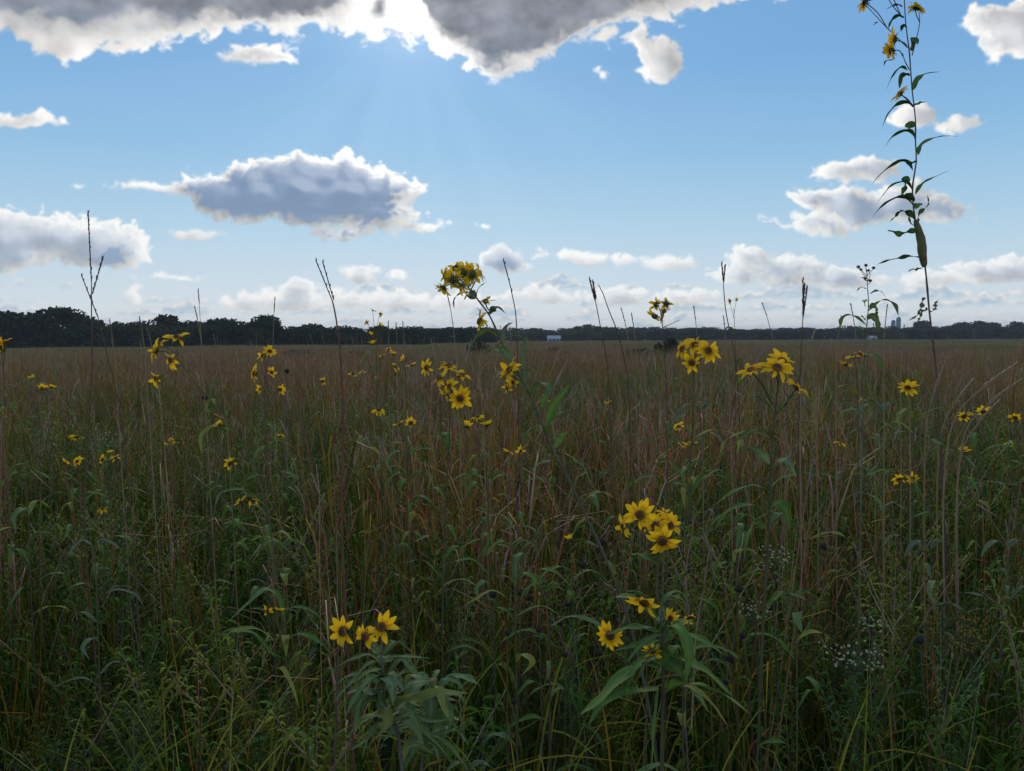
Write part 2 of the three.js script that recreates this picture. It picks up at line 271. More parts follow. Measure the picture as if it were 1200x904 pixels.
{                                                        // low wooded ridge far behind the tree line
  const g = new GB(), rows = [];
  for (let k = 0; k <= 120; k++) {
    const px = -150 + k * 12.5, d = 2600 + 300 * noise2(k * 0.09, 4), b = W(px, 396, d), top = W(px, 386.5 - 2.6 * fbm(k * 0.07 + 2, 1, 2) + 1.2 * noise2(k * 1.7, 9) - 2.2 * Math.exp(-(((px - 470) / 90) ** 2)) + 3 * sstep(620, 900, px), d);
    const c = jit([0.05, 0.075, 0.035], rngOf(k + 5), 0.25), mid = v3(lerp(b.x, top.x, 0.75), top.y * 0.8, top.z + 160), back = v3(top.x, -6, top.z - 700);
    rows.push([g.v(v3(b.x * 0.9, -4, b.z + 300), c), g.v(mid, c), g.v(top, c), g.v(back, c)]);
  }
  for (let k = 0; k < 120; k++) for (let s = 0; s < 3; s++) g.quad(rows[k][s], rows[k + 1][s], rows[k + 1][s + 1], rows[k][s + 1]);
  tag(mesh('hills', g.build(), M.crown, scene), 'low hazy wooded ridge behind the far tree line', 'hills', null, 'structure');
}

// ---------------------------------------------------------------- far trees
function treeVariant(seed, shape) {                       // unit height; crown reaches low, as along a wood's edge
  const r = rngOf(seed), g = new GB(), t = new GB(), clumps = [], bark = [0.05, 0.042, 0.035];
  const tall = shape.tall, n = shape.n;
  for (let k = 0; k < n; k++) {
    const a = r() * 6.283, h = lerp(shape.low, 0.9, Math.pow(r(), 0.8)), w = shape.w * Math.sqrt(Math.max(0.05, Math.sin(Math.PI * clamp((h - shape.low * 0.4) / (1.02 - shape.low * 0.4), 0.04, 0.96)))) * Math.sqrt(r());
    clumps.push([v3(Math.cos(a) * w, h, Math.sin(a) * w), shape.cl * (0.65 + r() * 0.7)]);
  }
  clumps.push([v3(0.02, 0.9, 0), shape.cl]);
  t.tube(curve([v3(0, -0.02, 0), v3(0.01, 0.25, 0.01), v3(0.0, 0.5, 0), v3(0.02, 0.8, 0)], 6), (x) => 0.03 * (1.25 - x), bark, 6);
  for (const [c] of clumps.slice(0, 9)) t.tube(curve([v3(0, c.y * 0.45, 0), v3(c.x * 0.4, c.y * 0.75, c.z * 0.4), c], 4), (x) => 0.012 * (1.2 - x), bark, 4);
  for (const [c, cr] of clumps) {
    const tone = jit(shape.col, r, 0.22);
    for (let k = 0; k < shape.q; k++) {
      const u = r() * 2 - 1, a = r() * 6.283, rr = cr * Math.cbrt(0.25 + 0.8 * r()), s = Math.sqrt(1 - u * u), p = v3(c.x + Math.cos(a) * s * rr * 1.15, c.y + u * rr * 0.8, c.z + Math.sin(a) * s * rr * 1.15);
      if (p.y < 0.01) continue;
      const e = v3(r() - 0.5, r() - 0.5, r() - 0.5).normalize(), f = v3(r() - 0.5, r() - 0.5, r() - 0.5).cross(e).normalize(), z = shape.leaf * (0.6 + r()), col = jit(tone, r, 0.18);
      const q = [0, 1, 2, 3, 4].map((m) => { const an = m / 5 * 6.283, l = z * (0.55 + 0.6 * r()); return g.v(p.clone().addScaledVector(e, Math.cos(an) * l).addScaledVector(f, Math.sin(an) * l), col); });
      g.tri(q[0], q[1], q[2]); g.tri(q[0], q[2], q[3]); g.tri(q[0], q[3], q[4]);
    }
  }
  return { crown: g.build(), trunk: t.build() };
}
const dk = [0.03, 0.042, 0.02], ol = [0.045, 0.058, 0.024], lt = [0.075, 0.1, 0.035];
const TV = [
  treeVariant(11, { low: 0.1, w: 0.5, n: 34, q: 80, cl: 0.18, leaf: 0.04, col: dk }), treeVariant(12, { low: 0.06, w: 0.62, n: 38, q: 76, cl: 0.19, leaf: 0.04, col: ol }),
  treeVariant(13, { low: 0.08, w: 0.55, n: 32, q: 80, cl: 0.19, leaf: 0.04, col: dk }), treeVariant(14, { low: 0.42, w: 0.48, n: 34, q: 70, cl: 0.15, leaf: 0.03, col: dk }),
  treeVariant(15, { low: 0.05, w: 0.7, n: 36, q: 70, cl: 0.2, leaf: 0.045, col: lt }), treeVariant(16, { low: 0.03, w: 0.8, n: 36, q: 76, cl: 0.23, leaf: 0.045, col: ol }),
];
function tree(px, topY, d, kind, wide, label, group, name = 'tree', category = 'tree', turn = px * 0.7) {
  const p = W(px, 400, d), base = v3(p.x, gy(p.x, p.z) - 0.05, p.z), top = W(px, topY, d), h = (top.y - base.y) / 0.98;
  const o = thing(name, label, category, base, group);
  mesh('trunk', TV[kind].trunk, M.bark, o); mesh('crown', TV[kind].crown, M.crown, o);
  o.scale.set(h * wide, h, h * wide); o.rotation.y = turn;
  return o;
}
{
  const r = rngOf(90), edge = 'trees along the dark wood at the near edge of the field', far = 'trees of the far hedge line beyond the field';
  const L1 = (px) => px < 150 ? 'dark rounded tree of the wood beside its tall open-crowned tree' : px < 330 ? 'dark rounded tree between the wood\'s tall open-crowned and small round-headed trees' : 'lower dark tree of the wood past its small round-headed tree', L2 = (px) => px < 730 ? 'low broad tree in the distant line about the pale farmhouse' : px < 1044 ? 'low broad tree in the distant line between farmhouse and silos' : 'low broad tree in the distant line past the silos';
  for (const [px, y, d, k, w, lab] of [[68, 361, 235, 3, 1.1, 'tall open-crowned tree standing above the dark wood'], [30, 369, 228, 0, 1, 0], [-2, 367, 225, 2, 1.05, 0], [100, 373, 240, 2, 1.1, 0], [140, 379, 244, 1, 1.1, 0], [195, 371, 236, 0, 1.15, 'wide bushy tree rising a little above the dark wood'], [222, 378, 246, 2, 1.1, 0], [262, 375, 242, 2, 1.1, 0], [315, 370, 236, 3, 1.0, 'small round-headed tree topping the dark wood'], [298, 378, 238, 1, 1.1, 0], [345, 384, 246, 1, 1.2, 0], [380, 386, 250, 5, 1.1, 0], [415, 385, 252, 1, 1.1, 0], [448, 383, 250, 0, 1.2, 0], [475, 386, 256, 2, 1.2, 0], [168, 380, 250, 5, 1, 0], [365, 381, 262, 2, 1.1, 0]])
    tree(px, y, d, k, w, lab || L1(px), lab ? undefined : edge + (px < 150 ? ', tall end' : px < 330 ? ', middle' : ', low end'));
  for (let px = -70; px < 492; px += 11) tree(px + r() * 8, 381 + r() * 6 + (px > 330 ? 3 : 0), 226 + r() * 12 + (px > 300 ? 14 : 0), [1, 5, 0, 2][Math.floor(r() * 4)], 0.9 + r() * 0.35, L1(px), edge + (px < 150 ? ', tall end' : px < 330 ? ', middle' : ', low end'));
  for (let px = 500; px < 580; px += 9) tree(px + r() * 5, 383.5 + r() * 2 + (px < 520 ? 2 : 0), 300 + r() * 20, [0, 2, 1][Math.floor(r() * 3)], 1.0 + r() * 0.3, 'dark tree in the block of wood behind the leaning sunflower', 'trees of the block behind the leaning sunflower');
  for (let px = 560; px < 1290; px += 9) tree(px + r() * 7, 385.5 + r() * 3.4 - (px > 700 ? 1.5 : 0) - 2.2 * sstep(900, 1180, px), 560 + r() * 90, [0, 1, 2, 5][Math.floor(r() * 4)], 1.1 + r() * 0.5, L2(px), far + (px < 730 ? ', farmhouse end' : px < 1044 ? ', middle' : ', silo end'));
  for (let px = 600; px < 1290; px += 13) tree(px + r() * 9, 388.5 + r() * 3 - (px > 760 ? 2 : 0) - 3 * sstep(950, 1180, px), 430 + r() * 40, [5, 1, 2][Math.floor(r() * 3)], 1.1 + r() * 0.5, L2(px), far + (px < 730 ? ', farmhouse end' : px < 1044 ? ', middle' : ', silo end'));
  for (const [px, y] of [[676, 384], [690, 382], [702, 384], [628, 386], [716, 385]]) tree(px, y, 470, 4, 1.1, 'lighter green tree beside the pale farmhouse', 'lighter trees beside the pale farmhouse');
  tree(1145, 376.5, 560, 3, 1.1, 'taller tree standing above the far hedge line past the silos');
  for (const [px, y] of [[1084, 377], [1130, 378.5], [1160, 379], [1188, 378]]) tree(px, y, 560, 0, 1.1, 'broad dark tree in the hedge line past the silos', 'broad trees past the silos');
  for (const [px, y, d, w] of [[652, 409, 60, 1.0], [560, 403, 75, 0.8], [748, 411, 48, 1.1], [782, 399, 62, 0.7], [342, 413, 46, 1.5], [420, 414, 44, 0.9]])
    tree(px, y, d, 5, w, 'dark green shrub growing among the prairie grass', 'shrubs in the prairie grass', 'shrub', 'shrub');
}

// ---------------------------------------------------------------- farm buildings far behind
{
  const flat = (c, o = {}) => new THREE.MeshStandardMaterial({ color: new THREE.Color().setRGB(...c), roughness: 0.8, ...o });
  const siding = flat([0.24, 0.29, 0.38]), roofM = flat([0.3, 0.33, 0.38]), dark = flat([0.03, 0.035, 0.04], { roughness: 0.3 }), steel = flat([0.12, 0.16, 0.24], { roughness: 0.5, metalness: 0.3 });
  function gable(name, label, px, d, w, h, dep, rise) {
    const p = W(px, 400, d), o = thing(name, label, 'building', v3(p.x, gy(p.x, p.z) - 0.3, p.z));
    const s = new THREE.Shape([[-dep / 2, 0], [dep / 2, 0], [dep / 2, h], [0, h + rise], [-dep / 2, h]].map((q) => new THREE.Vector2(...q)));
    const wall = new THREE.ExtrudeGeometry(s, { depth: w, bevelEnabled: false }); wall.rotateY(Math.PI / 2); wall.translate(-w / 2, 0, 0); mesh('wall', wall, siding, o);
    const L = Math.hypot(dep / 2, rise) + 0.5, a = Math.atan2(rise, dep / 2), parts = [-1, 1].map((q) => { const b = new THREE.BoxGeometry(w + 0.8, 0.16, L); b.rotateX(q * a); b.translate(0, h + rise / 2 + 0.1, q * dep / 4); return b; });
    mesh('roof', mergeGeometries(parts), roofM, o);
    for (const x of [-w * 0.3, w * 0.3]) { const b = new THREE.BoxGeometry(1.0, 1.3, 0.1); b.translate(x, h * 0.58, dep / 2 + 0.03); mesh('window', b, dark, o); }
    const dr = new THREE.BoxGeometry(1.0, 2.1, 0.1); dr.translate(0, 1.35, dep / 2 + 0.03); mesh('door', dr, dark, o);
    return o;
  }
  gable('farmhouse', 'small pale blue-white house at the foot of the lighter trees', 649, 400, 6.4, 2.3, 7, 1.5);
  gable('farm_building', 'pale farm building glimpsed behind the budding sunflower stalk', 1022, 440, 3.4, 1.9, 5, 1.2);
  for (const [px, top, d, rad, lab] of [[1052.5, 371.5, 900, 2.6, 'taller dark blue silo of the pair above the far trees'], [1046.5, 375, 915, 2.5, 'shorter dark blue silo of the pair above the far trees']]) {
    const p = W(px, 400, d), base = v3(p.x, gy(p.x, p.z) - 0.3, p.z), h = W(px, top, d).y - base.y, o = thing('silo', lab, 'silo', base, 'silos at the far farm');
    const body = new THREE.LatheGeometry([[0, 0], [rad, 0], [rad, h * 0.9], [rad * 1.04, h * 0.9], [rad * 1.04, h * 0.915], [rad, h * 0.915]].map((q) => new THREE.Vector2(...q)), 24); mesh('barrel', body, steel, o);
    const dome = new THREE.LatheGeometry([[rad * 1.02, 0], [rad * 0.85, h * 0.045], [rad * 0.5, h * 0.075], [0, h * 0.088]].map((q) => new THREE.Vector2(...q)), 24); dome.translate(0, h * 0.913, 0); mesh('dome', dome, steel, o);
    mesh('ladder', new THREE.BoxGeometry(0.5, h * 0.9, 0.15).translate(0, h * 0.45, rad + 0.1), steel, o);
  }
}
// ---------------------------------------------------------------- the prairie: masses of grass and undergrowth
const rust = [0.31, 0.15, 0.1], straw = [0.41, 0.31, 0.15], mauve = [0.33, 0.2, 0.17], green = [0.058, 0.13, 0.014], olive = [0.13, 0.155, 0.022], bluish = [0.065, 0.11, 0.035], yellowGreen = [0.22, 0.22, 0.025], dead = [0.33, 0.275, 0.21];
function pick(r, list) { return jit(list[Math.floor(r() * list.length)], r, 0.25); }
function spikelets(g, from, to, r, col, n, size) {        // a grass seed head: narrow scales up a thin axis
  g.tube([from, from.clone().lerp(to, 0.5), to], size * 0.16, col, 3);
  const ax = to.clone().sub(from).normalize();
  for (let k = 0; k < n; k++) {
    const p = from.clone().lerp(to, (k + 0.3) / n), a = k * 2.4 + r(), o = v3(Math.cos(a), 0.2, Math.sin(a)).addScaledVector(ax, 3.4).normalize(), e = p.clone().addScaledVector(o, size * (0.9 + r() * 0.5));
    g.ribbon([p, p.clone().lerp(e, 0.5), e], size * 0.42, (t) => Math.sin(Math.PI * clamp(t, 0.1, 0.95)), jit(col, r, 0.2));
  }
}
const deepRust = [0.32, 0.11, 0.04], deepOlive = [0.1, 0.125, 0.012], deepGreen = [0.04, 0.105, 0.01], gold = [0.26, 0.18, 0.02];  // near green and olive are darker copies, foreground shade put into the colour
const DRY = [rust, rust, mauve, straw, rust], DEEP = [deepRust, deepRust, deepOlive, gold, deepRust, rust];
function stemClump(seed, n, far, pal = DRY) {
  const r = rngOf(seed), g = new GB();
  for (let k = 0; k < n; k++) {
    const a = r() * 6.283, b = v3(Math.cos(a) * r() * 0.09, 0, Math.sin(a) * r() * 0.09), h = 0.72 + r() * 0.5, la = r() * 6.283, ln = 0.04 + r() * 0.16, cu = (r() - 0.5) * 0.1;
    const at = (t) => v3(b.x + Math.cos(la) * ln * h * t + cu * t * t, h * t, b.z + Math.sin(la) * ln * h * t - cu * t * t), pts = [0, 0.25, 0.5, 0.75, 1].map(at), col = pick(r, pal);
    g.tube(pts, (t) => (pal === DEEP ? 0.0027 : 0.0024) - 0.0013 * t, col, 3);
    for (let m = 0; m < 3; m++) {                         // leaves up the stem
      const t = 0.15 + r() * 0.55, p = at(t), d = r() * 6.283, L = 0.16 + r() * 0.22, out = v3(Math.cos(d), 0, Math.sin(d)), bc = pick(r, pal === DEEP ? [deepRust, gold, deepOlive, deepGreen] : [rust, straw, olive, mauve]);
      g.ribbon([p, p.clone().addScaledVector(out, L * 0.25).add(v3(0, L * 0.5, 0)), p.clone().addScaledVector(out, L * 0.6).add(v3(0, L * 0.62, 0)), p.clone().addScaledVector(out, L).add(v3(0, L * 0.35, 0))], 0.005 + r() * 0.003, blade, bc);
    }
    if (r() < 0.75) { const top = at(1), d = v3(Math.cos(la) * 0.3 + (r() - 0.5) * 0.4, 1, Math.sin(la) * 0.3 + (r() - 0.5) * 0.4).normalize(); for (let m = 0; m < 2; m++) spikelets(g, top, top.clone().addScaledVector(d, 0.06 + r() * 0.06).add(v3((r() - 0.5) * 0.03, 0, (r() - 0.5) * 0.03)), r, pick(r, [straw, mauve, dead]), far ? 4 : 8, 0.008); }
  }
  for (let k = 0; k < n * 2; k++) {                       // basal blades
    const a = r() * 6.283, out = v3(Math.cos(a), 0, Math.sin(a)), L = 0.35 + r() * 0.35, o = v3((r() - 0.5) * 0.12, 0, (r() - 0.5) * 0.12), d = 0.25 + r() * 0.5;
    g.ribbon([0, 0.35, 0.7, 1].map((t) => o.clone().addScaledVector(out, L * d * t * t * 1.1 + 0.02 * t).add(v3(0, L * (t - 0.35 * d * t * t), 0))), 0.005 + r() * 0.003, blade, pick(r, pal === DEEP ? [deepRust, gold, deepOlive, deepGreen, deepGreen] : [rust, straw, olive, green, dead]), { twist: r() });
  }
  return g.build();
}
function bladeClump(seed, n, palette, hmin, hmax, wid, spread = 0.1) {
  const r = rngOf(seed), g = new GB();
  for (let k = 0; k < n; k++) {
    const a = r() * 6.283, out = v3(Math.cos(a), 0, Math.sin(a)), L = lerp(hmin, hmax, r()), o = v3((r() - 0.5) * 2 * spread, 0, (r() - 0.5) * 2 * spread), d = 0.1 + r() * r() * 0.9, w = wid * (0.7 + r() * 0.7);
    g.ribbon([0, 0.25, 0.5, 0.75, 1].map((t) => o.clone().addScaledVector(out, L * (0.08 * t + d * t * t * t * 0.75)).add(v3((r() - 0.5) * 0.01, L * (t - 0.42 * d * t * t * t), (r() - 0.5) * 0.01))), w, blade, pick(r, palette), { twist: (r() - 0.5) * 2 });
  }
  return g.build();
}
function forb(seed, h, n, len, wid, palette, branches = 0) {   // upright stem set with small narrow leaves
  const r = rngOf(seed), g = new GB(), lean = v3((r() - 0.5) * 0.2, 1, (r() - 0.5) * 0.2), stems = [[v3(0, 0, 0), lean, h]];
  for (let k = 0; k < branches; k++) { const t = 0.35 + r() * 0.4, a = r() * 6.283; stems.push([lean.clone().multiplyScalar(h * t), v3(Math.cos(a) * 0.6, 1, Math.sin(a) * 0.6).normalize(), h * (0.25 + r() * 0.25)]); }
  const tone = pick(r, palette);
  stems.forEach(([b, d, L], s) => {
    const at = (t) => b.clone().addScaledVector(d, L * t).add(v3(Math.sin(t * 3) * 0.015, 0, 0)); g.tube([at(0), at(0.5), at(1)], (t) => 0.003 - 0.002 * t, pick(r, [olive, mauve, dead]), 3);
    const m = s ? Math.round(n * 0.4) : n;
    for (let k = 0; k < m; k++) {
      const t = 0.12 + 0.88 * (k + r()) / m, p = at(t), a = k * 2.4 + r() * 0.8, out = v3(Math.cos(a), 0, Math.sin(a)), l = len * (0.65 + r() * 0.6) * (1.15 - 0.55 * t), dr = 0.15 + r() * 0.5;
      g.ribbon([p, p.clone().addScaledVector(out, l * 0.4).add(v3(0, l * 0.3, 0)), p.clone().addScaledVector(out, l * 0.75).add(v3(0, l * (0.38 - dr * 0.4), 0)), p.clone().addScaledVector(out, l).add(v3(0, l * (0.25 - dr), 0))], wid * (0.75 + r() * 0.5), lance, jit(tone, r, 0.2), { twist: (r() - 0.5) * 0.9 });
    }
  });
  return g.build();
}
function farClump(seed, n, spread, w, palette, hmin, hmax) {
  const r = rngOf(seed), g = new GB();
  for (let k = 0; k < n; k++) {
    const o = v3((r() - 0.5) * 2 * spread, 0, (r() - 0.5) * 2 * spread), h = lerp(hmin, hmax, r() ** 1.3), a = r() * 6.283, l = v3(Math.cos(a), 0, Math.sin(a)).multiplyScalar(h * (0.06 + r() * 0.2));
    g.ribbon([o, o.clone().addScaledVector(l, 0.3).add(v3(0, h * 0.55, 0)), o.clone().add(l).add(v3(0, h, 0))], w * (0.6 + r() * 0.8), blade, pick(r, palette), { side: v3(Math.cos(a * 3.1), 0, Math.sin(a * 3.1)) });
  }
  return g.build();
}
const NEAR = 1.85;
const forbs = [forb(301, 0.62, 46, 0.055, 0.008, [green, bluish]), forb(302, 0.78, 56, 0.05, 0.007, [green, olive], 3), forb(303, 0.5, 40, 0.07, 0.01, [green]), forb(304, 0.7, 56, 0.04, 0.006, [bluish, green], 4), forb(305, 0.88, 50, 0.065, 0.009, [olive, green], 2), forb(306, 0.45, 30, 0.085, 0.016, [green, olive])];
const stems = [401, 402, 403, 404, 405, 406].map((s) => stemClump(s, 5));
const blades = [bladeClump(501, 16, [green, green, olive, bluish], 0.35, 0.85, 0.008), bladeClump(502, 14, [green, olive, yellowGreen], 0.4, 0.95, 0.007), bladeClump(503, 18, [olive, green, straw], 0.3, 0.8, 0.007), bladeClump(504, 12, [yellowGreen, olive, green], 0.4, 0.9, 0.009)];
function culmClump(seed, n) {
  const r = rngOf(seed), g = new GB();
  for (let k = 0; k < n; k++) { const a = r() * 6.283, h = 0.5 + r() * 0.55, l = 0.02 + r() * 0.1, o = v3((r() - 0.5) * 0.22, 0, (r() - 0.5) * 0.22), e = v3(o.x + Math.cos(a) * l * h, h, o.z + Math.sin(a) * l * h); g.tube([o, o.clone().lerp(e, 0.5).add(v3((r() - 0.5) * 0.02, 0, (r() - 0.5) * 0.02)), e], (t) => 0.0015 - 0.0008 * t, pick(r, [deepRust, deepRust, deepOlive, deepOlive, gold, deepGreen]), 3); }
  return g.build();
}
const culms = [801, 802, 803].map((s) => culmClump(s, 8));
/* One square of prairie: clumps of each sort scattered over it, so many to the square metre. */
function patch(size, seed, sorts) {
  const r = rngOf(seed), parts = [], m = new THREE.Matrix4(), q = new THREE.Quaternion(), e = new THREE.Euler();
  for (const [geos, per, s0, s1, tint = 0.2] of sorts) {
    for (let k = 0, n = Math.round(per * size * size); k < n; k++) {
      const g = geos[Math.floor(r() * geos.length)].clone(), s = lerp(s0, s1, r()), t = 1 + (r() - 0.5) * 2 * tint, c = g.attributes.color, t2 = t * (1 + (r() - 0.5) * tint);
      e.set((r() - 0.5) * 0.2, r() * 6.283, (r() - 0.5) * 0.2); m.compose(v3((r() - 0.5) * size * 1.12, 0, (r() - 0.5) * size * 1.12), q.setFromEuler(e), v3(s, s * (0.9 + 0.2 * r()), s)); g.applyMatrix4(m);
      for (let i = 0; i < c.count; i++) c.setXYZ(i, c.getX(i) * t2, c.getY(i) * t, c.getZ(i) * t);
      parts.push(g);
    }
  }
  return mergeGeometries(parts);
}
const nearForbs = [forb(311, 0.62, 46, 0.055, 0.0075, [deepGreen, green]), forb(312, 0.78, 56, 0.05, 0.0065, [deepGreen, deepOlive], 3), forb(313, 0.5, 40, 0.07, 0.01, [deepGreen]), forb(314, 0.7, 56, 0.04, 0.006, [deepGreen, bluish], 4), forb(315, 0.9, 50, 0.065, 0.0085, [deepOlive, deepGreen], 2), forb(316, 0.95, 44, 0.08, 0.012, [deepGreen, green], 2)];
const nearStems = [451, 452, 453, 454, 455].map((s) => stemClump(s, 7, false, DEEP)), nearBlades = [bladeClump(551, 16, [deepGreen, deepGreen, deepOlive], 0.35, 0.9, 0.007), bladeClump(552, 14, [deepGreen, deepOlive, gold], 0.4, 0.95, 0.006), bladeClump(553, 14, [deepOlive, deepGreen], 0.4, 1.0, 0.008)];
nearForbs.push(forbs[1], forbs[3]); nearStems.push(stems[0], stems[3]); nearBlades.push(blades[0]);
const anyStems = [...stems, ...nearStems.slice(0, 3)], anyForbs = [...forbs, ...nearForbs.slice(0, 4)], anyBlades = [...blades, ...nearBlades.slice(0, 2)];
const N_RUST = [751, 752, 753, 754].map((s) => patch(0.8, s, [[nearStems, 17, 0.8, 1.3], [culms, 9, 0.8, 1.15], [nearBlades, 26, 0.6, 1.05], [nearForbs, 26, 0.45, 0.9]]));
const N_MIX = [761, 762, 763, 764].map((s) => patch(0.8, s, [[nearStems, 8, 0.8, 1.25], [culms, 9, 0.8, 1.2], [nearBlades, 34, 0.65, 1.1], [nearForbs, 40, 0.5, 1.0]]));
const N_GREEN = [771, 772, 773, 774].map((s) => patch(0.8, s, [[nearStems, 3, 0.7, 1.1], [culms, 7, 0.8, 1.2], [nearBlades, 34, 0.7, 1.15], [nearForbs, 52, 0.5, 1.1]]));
const P_RUST = [701, 702, 703, 704].map((s) => patch(0.8, s, [[anyStems, 19, 0.8, 1.2], [anyBlades, 22, 0.6, 1.0], [anyForbs, 24, 0.45, 0.9]]));
const P_MIX = [711, 712, 713, 714].map((s) => patch(0.8, s, [[anyStems, 10, 0.8, 1.15], [anyBlades, 28, 0.65, 1.1], [anyForbs, 36, 0.5, 1.15]]));
const P_GREEN = [721, 722, 723, 724].map((s) => patch(0.8, s, [[anyStems, 4, 0.7, 1.05], [anyBlades, 26, 0.7, 1.15], [anyForbs, 50, 0.55, 1.35]]));
const farPal = { rust: [rust, rust, mauve, straw, olive, olive], mix: [mauve, olive, mauve, dead, olive, green], green: [olive, green, olive, mauve, green, dead] };
const F_RUST = [731, 732, 733].map((s) => farClump(s, 1500, 2.6, 0.016, farPal.rust, 0.5, 1.2)), F_MIX = [734, 735, 736].map((s) => farClump(s, 1500, 2.6, 0.017, farPal.mix, 0.45, 1.1)), F_GREEN = [737, 738].map((s) => farClump(s, 1500, 2.6, 0.018, farPal.green, 0.4, 1.0));
const H_RUST = [741, 742].map((s) => farClump(s, 3800, 8.2, 0.05, farPal.rust, 0.5, 1.15)), H_MIX = [743, 744].map((s) => farClump(s, 3800, 8.2, 0.05, farPal.mix, 0.5, 1.1)), H_GREEN = [745].map((s) => farClump(s, 3800, 8.2, 0.05, [olive, straw, olive, green, dead], 0.45, 1.0));
const rustAt = (x, z) => clamp(0.45 + 1.9 * fbm(x * 0.17 + 31, z * 0.13 + 7, 3) + 0.5 * noise2(x * 0.021, z * 0.021 + 4) + 0.12 * sstep(4, 9, -z) - 0.2 * sstep(5, 2, -z) - 0.25 * sstep(0.35, 0.6, Math.abs(x) / Math.max(1, -z)));
/* Lays patches over the ground between two distances, each patch of the sort that grows there. */
function field(name, label, category, sorts, size, r0, r1, half, seed, { turn = 0, mat = M.grass, tall = 0.14, up = 1 } = {}) {
  const r = rngOf(seed), root = new THREE.Group(), spots = new Map(), rot = 0.47, n = Math.ceil(r1 / size) + 1; root.name = name; tag(root, label, category, null, 'stuff'); scene.add(root);
  for (let i = -n; i <= n; i++) for (let j = -n; j <= n; j++) {
    const u = (i + (r() - 0.5) * 0.3) * size, w = (j + (r() - 0.5) * 0.3) * size, x = u * Math.cos(rot) - w * Math.sin(rot), z = u * Math.sin(rot) + w * Math.cos(rot), d = Math.hypot(x, z), a = Math.atan2(x, -z) - turn, rnd = [r(), r(), r(), r(), r()];
    if (d < r0 || d > r1 || Math.abs(Math.atan2(Math.sin(a), Math.cos(a))) > half) continue;
    const k = rustAt(x, z) + (rnd[4] - 0.5) * 0.3, geos = sorts[k > 0.62 ? 0 : k > 0.36 ? 1 : 2], g = geos[Math.floor(rnd[0] * geos.length)];
    if (!spots.has(g)) spots.set(g, []); spots.get(g).push([x, z, rnd]);
  }
  const m = new THREE.Matrix4(), q = new THREE.Quaternion(), c = new THREE.Color(), UP = v3(0, 1, 0);
  for (const [g, list] of spots) {
    const o = new THREE.InstancedMesh(g, mat, list.length); o.name = name + '_patch'; o.userData.kind = 'stuff'; o.castShadow = o.receiveShadow = true; root.add(o);
    list.forEach(([x, z, rnd], k) => {
      const h = 1 + tall * 2 * (rnd[1] - 0.5) + 0.3 * noise2(x * 0.35 + 70, z * 0.35), t = 1 + (rnd[2] - 0.5) * 0.25;
      m.compose(v3(x, gy(x, z) - 0.02, z), q.setFromAxisAngle(UP, Math.floor(rnd[3] * 4) * Math.PI / 2 + rot * -1 + (rnd[4] - 0.5) * 0.4), v3(1, h * up, 1)); o.setMatrixAt(k, m); o.setColorAt(k, c.setRGB(t * (1 + (rnd[3] - 0.5) * 0.1), t, t * (1 + (rnd[1] - 0.5) * 0.1)));
    });
  }
}
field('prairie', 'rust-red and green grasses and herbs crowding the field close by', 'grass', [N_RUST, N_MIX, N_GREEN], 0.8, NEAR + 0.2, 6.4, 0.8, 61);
field('middle_prairie', 'mauve and rust grass with green patches in the middle of the field', 'grass', [P_RUST, P_MIX, P_GREEN], 0.8, 6.2, 46, 0.8, 62);
field('added_prairie_behind', 'unseen grass and herbs added behind the camera to shade the near plants', 'grass', [N_MIX, N_MIX, N_GREEN], 0.8, 1.15, 7, Math.PI - 0.85, 71, { turn: Math.PI, up: 1.3 });  // unseen stand added and heightened behind the camera to darken the foreground
field('far_prairie', 'brown and olive grass running back toward the wood', 'grass', [F_RUST, F_MIX, F_GREEN], 5, 44, 165, 0.76, 66);
field('prairie_edge', 'pale tan grass at the far edge of the field', 'grass', [H_RUST, H_MIX, H_GREEN], 16, 158, 600, 0.74, 67);
//@@HERO
// ---------------------------------------------------------------- sunflowers and other single plants
const petalC = [0.93, 0.57, 0.012], petalDeep = [0.84, 0.44, 0.008], discC = [0.085, 0.035, 0.012], discRim = [0.22, 0.1, 0.015], bract = [0.06, 0.085, 0.03], leafC = [0.08, 0.165, 0.025], leafRib = [0.15, 0.22, 0.07], paleLeaf = [0.14, 0.21, 0.085], paleRib = [0.26, 0.32, 0.17], stemG = [0.1, 0.115, 0.05], stemR = [0.15, 0.09, 0.085], yellowLeaf = [0.33, 0.3, 0.05];
function petalGeo(seed) {                                 // unit length along +x, in a head that faces +z
  const r = rngOf(seed), g = new GB(), n = 6, rows = [], w0 = 0.42 + r() * 0.12, bow = 0.14 + r() * 0.2, tip = (r() - 0.5) * 0.12;
  for (let k = 0; k <= n; k++) {
    const t = k / n, w = w0 * Math.pow(Math.sin(Math.PI * (0.12 + 0.86 * Math.pow(t, 0.85))), 0.75) / 2, z = bow * Math.sin(t * 2.2) * 0.5 - 0.16 * t * t, c = mixc(petalDeep, petalC, sstep(0, 0.45, t)), y = tip * t * t;
    rows.push([g.v(v3(t, y - w, z + w * 0.35), c), g.v(v3(t, y - w * 0.4, z + 0.012), c), g.v(v3(t, y + w * 0.4, z + 0.012), c), g.v(v3(t, y + w, z + w * 0.35), c)]);
  }
  for (let k = 0; k < n; k++) for (let s = 0; s < 3; s++) g.quad(rows[k][s], rows[k + 1][s], rows[k + 1][s + 1], rows[k][s + 1]);
  return g.build();
}
const PET = [1, 2, 3, 4, 5].map(petalGeo);
